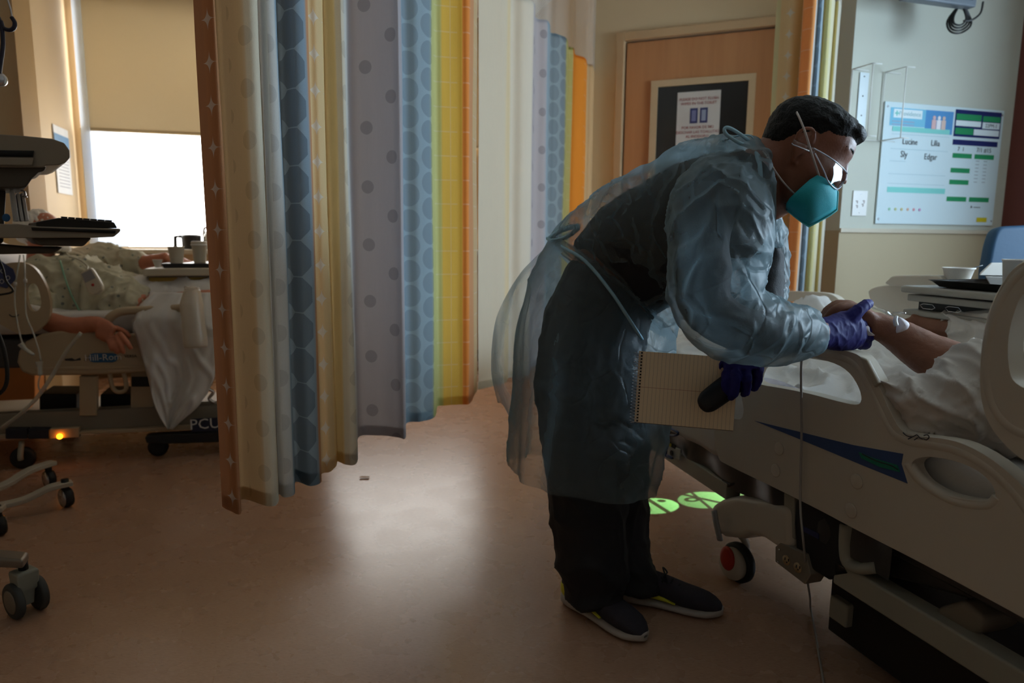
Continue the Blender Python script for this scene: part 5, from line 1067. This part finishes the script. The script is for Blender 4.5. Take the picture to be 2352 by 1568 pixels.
# shiny clutter under the foot section
obj('cable_bundle', MB().tube(lpoly([(478, 870), (486, 880), (474, 890), (490, 900), (480, 915), (492, 925)], .05), .008, 8), m_chr, bed1)
# wooden bedside unit and rail of the bay behind the bed head
cab = thing('bedside_cabinet', onL(-10, 900, .9), 'orange wood bedside cabinet behind the head of the left bed', 'cabinet')
m_ow = mat('orange_wood', (190, 120, 58), .5, var=.12, scale=5)
obj('cabinet_body', MB().slab(lpoly([(-300, 1000), (80, 985), (80, 800), (-300, 810)], .92), E2 * .16), m_ow, cab, bevel=.006)
obj('cabinet_top', MB().slab(lpoly([(-300, 805), (84, 797), (84, 788), (-300, 796)], .91), E2 * .18), m_trim, cab, bevel=.006)
# ------------------------------------------------------------ patient in the left bed
PL1 = V((onL(200, 700, .4)))
pat1 = thing('person', PL1, 'white-bearded person in a patterned hospital gown reclining in the left bed', 'person')
DP = depth(onL(150, 680, .42))
mb = MB(); u1 = (_r * -.42 + _u * .90).normalized(); f1 = (_r * .90 + _u * .42).normalized(); l1 = u1.cross(f1)
H1 = P(100, 540, DP); L1 = head_mb(mb, H1, f1, u1, l1, 1.0)
tor1 = [((86, 590), (76, 650), DP, .075), ((112, 592), (80, 700), DP, .15), ((160, 596), (125, 745), DP, .19), ((225, 606), (195, 770), DP, .18), ((300, 640), (280, 775), DP, .18), ((360, 672), (355, 780), DP, .18)]
mb.tube([L1(-.02, 0, -.03), P(92, 610, DP), P(98, 650, DP)], [.06, .058, .08], 14)
mb.loft(interp([section(*s_) for s_ in tor1], 3))
for dd in (-.09, .10): mb.tube([P(350, 725, DP + dd), P(480, 700, DP + dd + .05), P(640, 730, DP + dd + .1), P(800, 745, DP + dd + .15)], [.09, .075, .055, .04], 14)
Dn = depth(onL(230, 750, .0))
mb.tube([P(95, 650, DP - .16), P(90, 700, Dn + .10), P(110, 735, Dn + .02), P(160, 750, Dn), P(215, 744, Dn - .0), P(236, 748, Dn - .01)], [.055, .05, .046, .044, .036, .032], 16)
mb.loft(interp([section((228, 728), (222, 776), Dn - .01, .022), section((250, 736), (236, 784), Dn - .02, .020), section((268, 752), (248, 788), Dn - .03, .018)], 3))
for pts in ([(248, 778), (255, 795), (258, 806)], [(256, 776), (266, 798), (270, 812)], [(266, 770), (279, 795), (285, 812)], [(274, 764), (292, 786), (302, 802)]):
    mb.tube([P(pts[0][0], pts[0][1], Dn - .03), P(pts[1][0], pts[1][1], Dn - .055), P(pts[2][0], pts[2][1], Dn - .045)], [.0125, .0118, .009], 10)
mb.tube([P(262, 752, Dn - .0), P(285, 760, Dn + .02), P(300, 775, Dn + .03)], [.014, .012, .009], 10)
mb.tube([P(150, 610, DP + .16), P(235, 598, DP + .26), P(300, 606, DP + .28), P(350, 600, DP + .26), P(385, 592, DP + .24)], [.06, .055, .045, .036, .03], 14)
hand_mb(mb, P(385, 592, DP + .24), P(420, 598, DP + .22) - P(385, 592, DP + .24), UP, -_f, 1.0, curl=(.3, .3, .3, .3))
fuse('body', mb, m_skin2, .0055, pat1, 3, lambda p, n_: .0012 * noise.noise(p * 60))
def hoff1(p): return max(-.006, min(.016, (p.z - .03 - .8 * (p.x + .02)) * .4))
fuse('hair', MB().loft(rings_head(H1, f1, u1, l1, 1.0, hoff1)), m_white_hair, .005, pat1, 1, lambda p, n_: .006 * noise.noise(p * 70) + .003)
bm_ = MB()
for a in range(11):
    t = (a - 5) / 5; bm_.ball(L1(.075 - .055 * t * t, .055 * t, -.085 - .02 * (1 - abs(t))), (.017, .017, .024), (f1, l1, u1))
fuse('beard', bm_, m_white_hair, .004, pat1, 1, lambda p, n_: .004 * noise.noise(p * 90))
# patterned gown
m_pg = bpy.data.materials.new('patterned_gown'); m_pg.use_nodes = True; n = N(m_pg); b = n.n['Principled BSDF']; tc = n.node('ShaderNodeTexCoord').outputs['Object']
vo = n.node('ShaderNodeTexVoronoi'); vo.inputs['Scale'].default_value = 24; vo.inputs['Randomness'].default_value = .35; n.l.new(tc, vo.inputs['Vector'])
n.put(b.inputs['Base Color'], n.mix(Ex(n, vo.outputs['Distance']).f('LESS_THAN', .17) * .75, c4(lin((186, 180, 156))), c4(lin((92, 100, 104))))); b.inputs['Roughness'].default_value = .85
n.put(b.inputs['Normal'], n.bump(n.noise(tc, 30, 4), .2, .004))
mb = MB(); mb.loft(interp([section(a, b_, D, w_ + .022) for a, b_, D, w_ in [((98, 598), (84, 680), DP, .12), ((118, 590), (84, 712), DP, .16), ((160, 590), (125, 755), DP, .19), ((225, 600), (195, 775), DP, .18), ((300, 634), (280, 780), DP, .18), ((352, 668), (345, 786), DP, .18)]], 4))
mb.tube([P(100, 640, DP - .14), P(88, 690, Dn + .12), P(100, 716, Dn + .06)], [.075, .075, .068], 16); mb.tube([P(150, 606, DP + .14), P(235, 598, DP + .26), P(290, 606, DP + .28), P(330, 604, DP + .27)], [.08, .085, .078, .06], 16)
fuse('gown', mb, m_pg, .008, pat1, 3, wrinkle(.016, 7, 12))
obj('gown_collar', MB().tube([P(62, 600, DP - .08), P(90, 612, DP - .11), P(118, 612, DP - .08), P(142, 598, DP)], .006, 8), mat('teal_binding', (20, 92, 92), .7), pat1)
# call remote on the chest
rc = P(215, 645, DP - .235); rx_ = (_r * .45 - _u * .9).normalized(); ry_ = (_r * .9 + _u * .45).normalized()
re = thing('nurse_call_remote', rc, 'cream nurse call remote lying on the chest of the person in the left bed', 'remote')
q = [(-.055, -.026), (-.04, -.033), (.0, -.034), (.04, -.036), (.062, -.028), (.068, 0), (.062, .028), (.04, .036), (0, .034), (-.04, .030), (-.055, .024)]
obj('remote_body', MB().slab([rc + rx_ * x + ry_ * y for x, y in q], -_f * .022), mat('cream_remote', (206, 196, 176), .4), re, bevel=.006)
obj('keypad', MB().slab([rc - _f * .023 + rx_ * x + ry_ * y for x, y in ((-.045, -.024), (.0, -.026), (.0, .026), (-.045, .024))], -_f * .001), mat('keypad_grey', (150, 148, 150), .5), re, smooth=False)
obj('call_button', MB().lathe(rc - _f * .022 + rx_ * .022, [(.007, 0), (.006, .003)], -_f, 14), mat('red_button', (190, 40, 40), .4), re)
obj('remote_cord', MB().tube([rc - rx_ * .055 - _f * .01, P(200, 610, DP - .215), P(182, 596, DP - .2), P(160, 590, DP - .16)], .004, 8), mat('cream_cord', (190, 184, 160), .5), re)
# sheet over the legs and hanging down over the rail
dr = thing('bedding', onL(400, 760, .2), 'pale sheet hanging to a point over the rail of the left bed', 'bedding')
def legs_sheet(u, v):
    x = 300 + u * 470; p = onL(x, 700, .03 + v * .8); top = onL(x, 712 - 12 * math.sin(u * 3), 0).z
    bump_ = .14 * math.exp(-((v - .38) / .16) ** 2) + .14 * math.exp(-((v - .68) / .16) ** 2)
    return V((p.x, p.y, top - .04 + bump_ + .035 * (1 - min(1, abs(noise.noise(V((u * 6, v * 7, 2)))) * 3)) ** 2 - (1 - min(1, v / .06)) ** 2 * .12))
grid_cloth('top_sheet', legs_sheet, 60, 50, m_sheet, dr, .004)
HG = [(672, 352, 500), (700, 322, 505), (745, 304, 505), (790, 318, 500), (830, 330, 496), (870, 342, 492), (905, 348, 476), (935, 356, 452), (960, 368, 425), (985, 384, 396)]
rows = []
for i in range(len(HG) - 1):
    for k_ in range(6):
        t = k_ / 6; rows.append([HG[i][j] + (HG[i + 1][j] - HG[i][j]) * t for j in range(3)])
rows.append(HG[-1])
rg = []
for y, xa_, xb_ in rows:
    q = max(0, min(1, (y - 672) / 60)); r = []
    for j in range(33):
        t = j / 32; x = xa_ + (xb_ - xa_) * t
        r.append(onL(x, y, .10 * (1 - q) - .025 - .018 * math.sin(t * 9 + y * .008) - .02 * (1 - min(1, abs(noise.noise(V((t * 5, y * .012, 1)))) * 3)) ** 2))
    rg.append(r)
ho = obj('hanging_sheet', MB().loft(rg, closed=False), m_sheet, dr); s_ = ho.modifiers.new('s', 'SOLIDIFY'); s_.thickness = .003
# urinal bottle hooked on the rail
ur = thing('urinal_bottle', onL(445, 740, -.07), 'translucent plastic urinal bottle hung on the left bed rail over the pale sheet', 'bottle')
m_ur = thin('milky_plastic', (214, 204, 188), .35, .3, .3, .15, .1)
Du = depth(onL(445, 740, -.09))
obj('bottle_body', MB().loft(interp([section((424, 668), (458, 664), Du, .035), section((418, 690), (463, 690), Du, .045), section((416, 705), (465, 702), Du, .05), section((420, 735), (468, 735), Du, .05), section((424, 790), (475, 788), Du, .05), section((428, 800), (472, 797), Du, .045)], 4)), m_ur, ur)
obj('bottle_lid', MB().tube([P(425, 666, Du), P(441, 661, Du), P(457, 664, Du)], .008, 8), m_ur, ur); obj('lid_tab', MB().tube([P(426, 664, Du), P(424, 658, Du), P(432, 660, Du)], .003, 6), m_ur, ur)
# overbed table left
OD = depth(onL(410, 625, .25)); z0t = P(410, 617, OD).z
ot = thing('overbed_table', V((P(420, 620, OD).x, P(420, 620, OD).y, 0)), 'overbed table with a wooden front panel across the left bed holding cups', 'table')
def OT(x, y, o_=0): return PL(x, y, P(400, 620, OD) + E2 * o_, E2)
obj('tabletop', MB().slab([OT(328, 634), OT(640, 632), OT(640, 615), OT(330, 617)], E2 * .40), m_trim, ot, bevel=.006)
obj('table_edge', MB().slab([OT(338, 637, .03), OT(640, 636, .03), OT(640, 632, .03), OT(338, 633, .03)], E2 * .34), m_bedd, ot)
obj('front_panel', MB().slab([OT(341, 665, .05), OT(640, 664, .05), OT(640, 636, .05), OT(341, 636, .05)], E2 * .3), mat('mustard_panel', (178, 142, 60), .5), ot, bevel=.004)
obj('column', MB().slab([OT(560, 1000, .45), OT(585, 1000, .45), OT(585, 640, .45), OT(560, 640, .45)], E2 * .05), m_frame, ot, bevel=.004)
obj('base', MB().slab([OT(400, 1000, .45), OT(640, 990, .45), OT(640, 978, .45), OT(400, 986, .45)], E2 * .07), m_frame, ot, bevel=.004)
lt = thing('meal_tray', OT(430, 612, .1), 'black tray on the left overbed table beneath the two tall cups', 'tray')
obj('tray_body', MB().slab([OT(376, 615, .06), OT(640, 613, .06), OT(640, 604, .06), OT(369, 605, .06)], E2 * .28), m_blk, lt, bevel=.003)
def cup(x0, x1, yt, yb, k_, lab, lid=False, m_=None, off=.12, taper=.72):
    a, b_ = OT((x0 + x1) / 2, yb, off), OT((x0 + x1) / 2, yt, off); h = b_.z - a.z; r = (OT(x1, yt, off) - OT(x0, yt, off)).length / 2; a = V((b_.x, b_.y, a.z))
    t = thing('cup', a, lab, 'cup')
    obj('cup_body', MB().lathe(a, [(r * taper, 0), (r * taper * 1.01, .002), (r * .96, h * .96), (r, h * .97), (r, h), (r * .92, h), (r * taper * .9, .005)], UP, 28), m_ or m_foam, t)
    if lid: obj('cup_lid', MB().lathe(a + UP * h * .84, [(r * 1.02, 0), (r * 1.03, h * .06), (r * .95, h * .08), (r * .93, h * .2), (r * .85, h * .21)], UP, 28), m_foam, t)
    return t
m_cream = mat('cream_paper', (206, 196, 176), .6)
cup(349, 374, 596, 614, 0, 'small white medicine cup on the edge of the left overbed table', off=.04, taper=.5)
cup(384, 424, 566, 605, 0, 'cream paper cup in the middle of the left overbed table', m_=m_cream)
cup(438, 476, 556, 604, 0, 'lidded paper coffee cup on the left overbed table beside the curtain', True, m_cream, .16)
# pitcher and kettle on the sill
def onW(px, py, off=.1): return PL(px, py, E2 * (WE2 - off), E2)
sz = WIN_Z0 - .015
def sill_thing(x0, x1, yt, name, lab, cat, m_, prof, off=.11):
    c_ = onW((x0 + x1) / 2, 565, off); c_.z = sz; h = onW((x0 + x1) / 2, yt, off).z - sz; r = (onW(x1, 560, off) - onW(x0, 560, off)).length / 2
    t = thing(name, c_, lab, cat); obj('vessel', MB().lathe(c_, [(r * a, h * b_) for a, b_ in prof], UP, 28), m_, t); return t, c_, r, h
pt, c_, r_, h_ = sill_thing(417, 464, 540, 'pitcher', 'black insulated pitcher with a square handle on the window sill', 'pitcher', m_bk, [(.86, 0), (.95, .05), (1, .9), (.98, 1), (.5, 1.06)])
obj('handle', MB().tube([c_ - E1 * r_ * .9 + UP * h_ * .9, c_ - E1 * r_ * 1.55 + UP * h_ * .88, c_ - E1 * r_ * 1.6 + UP * h_ * .1], .014, 6, sub=1), m_bk, pt)
kt, c_, r_, h_ = sill_thing(466, 496, 530, 'kettle', 'pale kettle on the window sill right of the black pitcher', 'kettle', mat('pale_metal', (200, 200, 196), .25, .4), [(.9, 0), (1, .1), (.9, .7), (.6, .95), (.2, 1)])
obj('handle', MB().tube([c_ - E1 * r_ * .8 + UP * h_ * .7, c_ - E1 * r_ * .6 + UP * h_ * 1.15, c_ + E1 * r_ * .4 + UP * h_ * 1.15], .01, 8), m_chr, kt)
# triangular blue shape beyond the patient
bgp = thing('pillow', P(205, 592, DP + .34), 'small blue and teal pillow beyond the reclining person at left', 'pillow')
obj('pillow_body', MB().slab([P(x, y, DP + .36) for x, y in ((184, 606), (188, 580), (196, 578), (238, 593), (246, 606))], _f * .08), mat('blue_fabric', (70, 96, 150), .8), bgp, bevel=.015)
# IV tubing and drip chambers at the left edge
m_tube = thin('clear_tubing', (170, 176, 168), .45, .25, .1, .4, .05)
DT = depth(onL(60, 760, -.12))
iv = thing('iv_tubing', P(60, 580, DT), 'clear IV tubes with white clamps hanging in front of the left bed rail', 'tubing')
for l in ([(46, 585), (42, 612), (36, 650), (34, 690), (40, 740), (52, 790), (60, 800)], [(54, 585), (57, 615), (58, 650), (60, 720), (75, 760), (88, 800), (94, 828)], [(92, 862), (88, 885), (96, 905)], [(186, 764), (150, 810), (115, 870), (70, 930), (0, 985)]):
    obj('tube', MB().tube([P(x, y, DT) for x, y in l], .0032 if l[0][0] < 180 else .008, 8), m_tube, iv)
obj('drip_chamber', MB().tube([P(48, 790, DT), P(58, 802, DT), P(78, 815, DT)], [.014, .009, .006], 10), m_tube, iv); obj('drip_chamber', MB().tube([P(90, 830, DT), P(91, 842, DT), P(92, 862, DT)], [.016, .010, .009], 10), m_tube, iv)
obj('clamp', MB().box(P(35, 652, DT), (.01, .01, .016)), m_lt, iv); obj('clamp', MB().box(P(58, 645, DT), (.01, .01, .016)), m_lt, iv)
tag(obj('oxygen_tube', MB().tube([P(138, 598, DP - .16), P(150, 640, DP - .21), P(165, 680, DP - .23), P(185, 718, DP - .22)], .004, 8), mat('green_tube', (130, 176, 150), .4)), 'thin green oxygen tube running down the patterned gown at left', 'tube')
tag(obj('cable', MB().tube([P(-20, 560, 2.6), P(5, 612, 2.6), P(14, 645, 2.6), P(30, 668, 2.6), P(5, 676, 2.6), P(-20, 678, 2.6)], .004, 8), m_rub), 'thin black cable looping before the head rail of the left bed', 'cable')
tag(obj('power_cable', MB().tube([P(-15, 740, 2.5), P(8, 800, 2.5), P(17, 860, 2.5), P(8, 895, 2.5), P(-20, 915, 2.5)], .007, 8), m_rub), 'thick black cable hanging at the left frame edge below the cart', 'cable')

# ------------------------------------------------------------ computer cart, left edge
DK = 2.05
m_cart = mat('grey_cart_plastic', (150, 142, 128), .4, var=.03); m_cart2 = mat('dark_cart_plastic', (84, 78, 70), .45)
wcb = PZ(-330, 1260, 0)
ct = thing('computer_cart', V((wcb.x, wcb.y, 0)), 'grey computer cart with monitor shelf and keyboard tray at the left edge', 'cart')
def ck(pts, D, dp, sm=0):
    q = smooth2(pts, sm, True) if sm else [V((x, y, 0)) for x, y in pts]; return MB().slab([P(p.x, p.y, D) for p in q], V((-.75, 1, 0)).normalized() * dp)
obj('monitor_shelf', ck([(-500, 300), (0, 308), (60, 312), (120, 318), (148, 328), (160, 345), (161, 362), (150, 374), (135, 379), (105, 380), (100, 384), (-500, 384)], DK, .45), m_cart, ct, bevel=.02)
obj('shelf_underside', ck([(-500, 378), (106, 378), (105, 392), (88, 396), (74, 410), (62, 428), (56, 432), (-500, 434)], DK + .02, .36), m_cart2, ct, bevel=.01)
obj('drawer_slot', ck([(-300, 340), (78, 346), (76, 360), (-300, 356)], DK - .004, .01), m_rub, ct); obj('drawer_face', ck([(-300, 358), (77, 362), (74, 380), (-300, 378)], DK - .012, .02), m_cart, ct, bevel=.004)
obj('column', ck([(-120, 430), (14, 434), (8, 560), (-120, 560)], DK + .15, .12), m_cart2, ct, bevel=.01)
obj('mast', MB().tube([P(-180, 560, DK + .2), V((P(-180, 560, DK + .2).x, P(-180, 560, DK + .2).y, .12))], .04, 14, sub=1), m_cart, ct)
for x, y0, w_ in ((24, 436, 9), (38, 442, 7), (49, 442, 7)): obj('wipe_pack', ck([(x, y0), (x + w_, y0 + 1), (x + w_ + 11, 508), (x + 10, 508)], DK + .1, .12), mat('white_pack', (232, 232, 232), .5), ct, bevel=.003)
obj('round_sticker', MB().lathe(P(15, 500, DK + .08), [(.012, 0), (.012, .002)], -_f, 22), mat('sticker_blue', (20, 96, 150), .5), ct, smooth=False)
obj('hook', MB().tube([P(48, 438, DK + .1), P(56, 440, DK + .1), P(58, 450, DK + .1), P(52, 452, DK + .1), P(62, 452, DK + .1)], .003, 8), m_chr, ct)
obj('keyboard_tray', ck([(-300, 512), (40, 514), (90, 520), (277, 525), (277, 531), (262, 544), (210, 546), (-300, 548)], DK - .05, .45), m_cart, ct, bevel=.006)
obj('tray_slot', ck([(72, 522), (266, 529), (264, 536), (74, 529)], DK - .056, .01), m_rub, ct)
obj('tray_underside', ck([(70, 545), (212, 546), (192, 566), (92, 564)], DK - .02, .38), m_cart2, ct, bevel=.006)
obj('tray_arm', ck([(-300, 555), (0, 560), (60, 566), (147, 567), (125, 582), (0, 584), (-300, 584)], DK + .04, .12), m_cart2, ct, bevel=.008)
kb = thing('keyboard', P(180, 515, DK + .1), 'black keyboard on the tray of the grey computer cart', 'keyboard')
obj('keyboard_case', ck([(83, 522), (83, 510), (135, 500), (262, 510), (270, 524)], DK - .03, .40), m_bk, kb, bevel=.003)
for i in range(7):
    for j in range(9): obj('key', ck([(142 + i * 17, 502 + i * 1.2), (155 + i * 17, 503 + i * 1.2), (155 + i * 17, 498 + i * 1.3), (142 + i * 17, 497 + i * 1.3)], DK - .02 + j * .04, .033), m_bk, kb, smooth=False)
# base legs and casters
def caster(mb_name, px, py, r, par, m1=m_chr, ax=None, wtop=None):
    p_ = PZ(px, py, 0); c_ = V((p_.x, p_.y, r)); ax = ax or (E1 * .8 + E2 * .6).normalized()
    q = obj('caster', wheel(MB(), c_, ax, r, r * .8), m_rub, par)
    obj('caster_hood', MB().lathe(c_ - ax * r * .5, [(r * .2, 0), (r * .9, r * .05), (r * .98, r * .5), (r * .9, r * .95), (r * .2, r)], ax, 24), m1, q)
    obj('caster_stem', MB().tube([c_ + UP * r * .5, c_ + UP * (r * 1.0 + .035)], r * .35, 12, sub=1), m_rub, q); return c_
m_leg = mat('pale_leg_paint', (186, 178, 162), .35)
c1_ = caster('c', 154, 1163, .038, ct); c2_ = caster('c', 115, 1118, .036, ct); c3_ = caster('c', 0, 1228, .036, ct)
hub = V((wcb.x, wcb.y, .14))
def fleg(c_, pts, w_):
    e = V((c_.x, c_.y, c_.z + .062)); dv = (e - hub); dv.z = 0; side = UP.cross(dv.normalized()) * w_
    prof = [hub + dv * t + UP * z for t, z in pts]; L_ = []
    return MB().loft(interp([[p - side, p + side, p + side * .96 - UP * .018, p - side * .96 - UP * .018] for p in prof], 3))
for c_, pp in ((c1_, ((0, .03), (.5, -.045), (.74, -.055), (.86, -.035), (.93, -.022), (1.04, -.02))), (c2_, ((0, .03), (.5, -.04), (.72, -.045), (.85, -.02), (.92, -.012), (1.04, -.01)))):
    obj('base_leg', fleg(c_, [(t, z + (c_.z + .062 - .14) * 1 + .02 if t > .4 else z) for t, z in pp], .022), m_leg, ct, bevel=.004)
obj('base_leg', fleg(c3_, [(0, 0), (.5, -.03), (1.05, -.035)], .022), m_leg, ct, bevel=.004)
obj('hub', MB().lathe(hub - UP * .04, [(.09, 0), (.10, .03), (.06, .07)], UP, 28), m_leg, ct)
# second stand with the twin-wheel caster
st = thing('equipment_stand', PZ(-250, 1400, 0), 'silver stand foot with grey twin-wheel caster at the lower left edge', 'stand')
tw = PZ(64, 1408, 0); tw = V((tw.x, tw.y, .05)); axw = V((.52, .85, 0)).normalized()
for s_ in (-1, 1): q = obj('wheel', wheel(MB(), tw + axw * (.030 * s_), axw, .050, .020), mat('grey_rubber', (60, 62, 60), .6), st); obj('wheel_disc', MB().lathe(tw + axw * (.030 * s_) + axw * s_ * .0105, [(.034, 0), (.030, .002)], axw * s_, 22), m_bedd, q)
obj('caster_body', MB().loft([[tw + axw * (a * w_) + axw.cross(UP) * (b_ * w_ * .9) + UP * z for a, b_ in ((-1, -1), (1, -1), (1, 1), (-1, 1))] for z, w_ in ((-.02, .014), (.02, .018), (.03, .026), (.075, .028), (.08, .024))]), mat('grey_green_plastic', (142, 144, 132), .45), st, bevel=.004)
obj('stem', MB().tube([tw + UP * .08, tw + UP * .105], .012, 12, sub=1), m_rub, st)
e0, e1_ = P(-250, 1312, depth(tw) + .05), P(66, 1262, depth(tw))
zf = tw.z + .11
obj('foot_beam', MB().slab([V((a.x, a.y, z)) for a, z in ((e0, zf - .02), (e1_, zf - .012), (e1_, zf + .014), (e0, zf + .03))], V((.02, -.055, 0))), mat('brushed_metal', (142, 136, 128), .35, .7), st, bevel=.008)
# stethoscope hanging at the top left
m_nv = mat('navy_tubing', (22, 24, 52), .4)
sh_ = thing('stethoscope', P(5, 60, DK), 'navy stethoscope hanging at the top left edge', 'stethoscope')
obj('tubing', MB().tube([P(-20, 10, DK), P(2, 55, DK), P(7, 100, DK), P(1, 150, DK), P(-2, 175, DK)], .006, 8), m_nv, sh_); obj('tubing', MB().tube([P(2, 48, DK), P(8, 64, DK), P(22, 69, DK), P(32, 64, DK), P(34, 52, DK), P(27, 40, DK)], .006, 8), m_nv, sh_)
obj('ear_tube', MB().tube([P(28, 42, DK), P(24, 20, DK), P(14, -10, DK)], .0025, 8), m_chr, sh_); obj('chest_piece', MB().lathe(P(0, 184, DK), [(.020, 0), (.020, .008), (.012, .014)], -_f + _r * .4, 24), m_chr, sh_)
# ------------------------------------------------------------ small things on the floor and light projected from the bed
sc_ = PZ(838, 1097, .002)
tag(obj('paper_scrap', MB().loft([[sc_ + V((x + .004 * noise.noise(V((x * 90, y * 90, 1))), y, .003 + .004 * abs(noise.noise(V((x * 60, y * 60, 3))))))for x in (-.022, -.012, 0, .010, .020)] for y in (-.012, -.004, .006, .012)], closed=False), mat('scrap_paper', (205, 178, 160), .8)), 'crumpled brown paper scrap on the bright patch of floor', 'scrap')
def projector(px, py, pattern, size):
    t_ = PZ(px, py, 0); src = t_ + V((.25, .1, .32)); l = bpy.data.lights.new('floor_icon_projector', 'SPOT'); l.energy = 1; l.spot_size = 2 * math.atan(size * 1.05); l.spot_blend = .04; l.shadow_soft_size = .002; l.color = (1, 1, 1)
    l.use_nodes = True; nt_ = l.node_tree; em = nt_.nodes['Emission']
    class W_: pass
    f_ = W_(); f_.node_tree = nt_; n = N(f_)
    tc = n.node('ShaderNodeTexCoord').outputs['Normal']; sp = n.node('ShaderNodeSeparateXYZ'); n.l.new(tc, sp.inputs[0])
    x = Ex(n, sp.outputs[0]) / Ex(n, sp.outputs[2]) / size; y = Ex(n, sp.outputs[1]) / Ex(n, sp.outputs[2]) / size
    disc = (x * x + y * y).f('SQRT').f('LESS_THAN', .93)
    if pattern == 0: dark = y.f('ABSOLUTE').f('LESS_THAN', .10).f('MAXIMUM', ((x + .45) * (x + .45) + (y - .42) * (y - .42)).f('SQRT').f('LESS_THAN', .19)).f('MAXIMUM', ((y + .45).f('ABSOLUTE') + x.f('ABSOLUTE') * .3).f('LESS_THAN', .14))
    else: dark = (x * .5 - y - .1).f('ABSOLUTE').f('LESS_THAN', .10).f('MAXIMUM', (((x + .2) * (x + .2) + (y + .5) * (y + .5)).f('SQRT') - .17).f('ABSOLUTE').f('LESS_THAN', .06)).f('MAXIMUM', (x * -.15 - y - .3).f('ABSOLUTE').f('LESS_THAN', .06))
    n.put(em.inputs['Strength'], disc * (dark * -.93 + 1)); em.inputs['Color'].default_value = (.22, 1.0, .44, 1)
    l.energy = GREEN_W
    o = bpy.data.objects.new('floor_icon_projector', l); COL.objects.link(o); z = (src - t_).normalized(); x_ = UP.cross(z).normalized(); y_ = z.cross(x_)
    o.matrix_world = Matrix(((x_.x, y_.x, z.x, src.x), (x_.y, y_.y, z.y, src.y), (x_.z, y_.z, z.z, src.z), (0, 0, 0, 1)))
GREEN_W = 26
projector(1510, 1160, 0, .20); projector(1628, 1146, 1, .22); projector(1735, 1128, 0, .22)
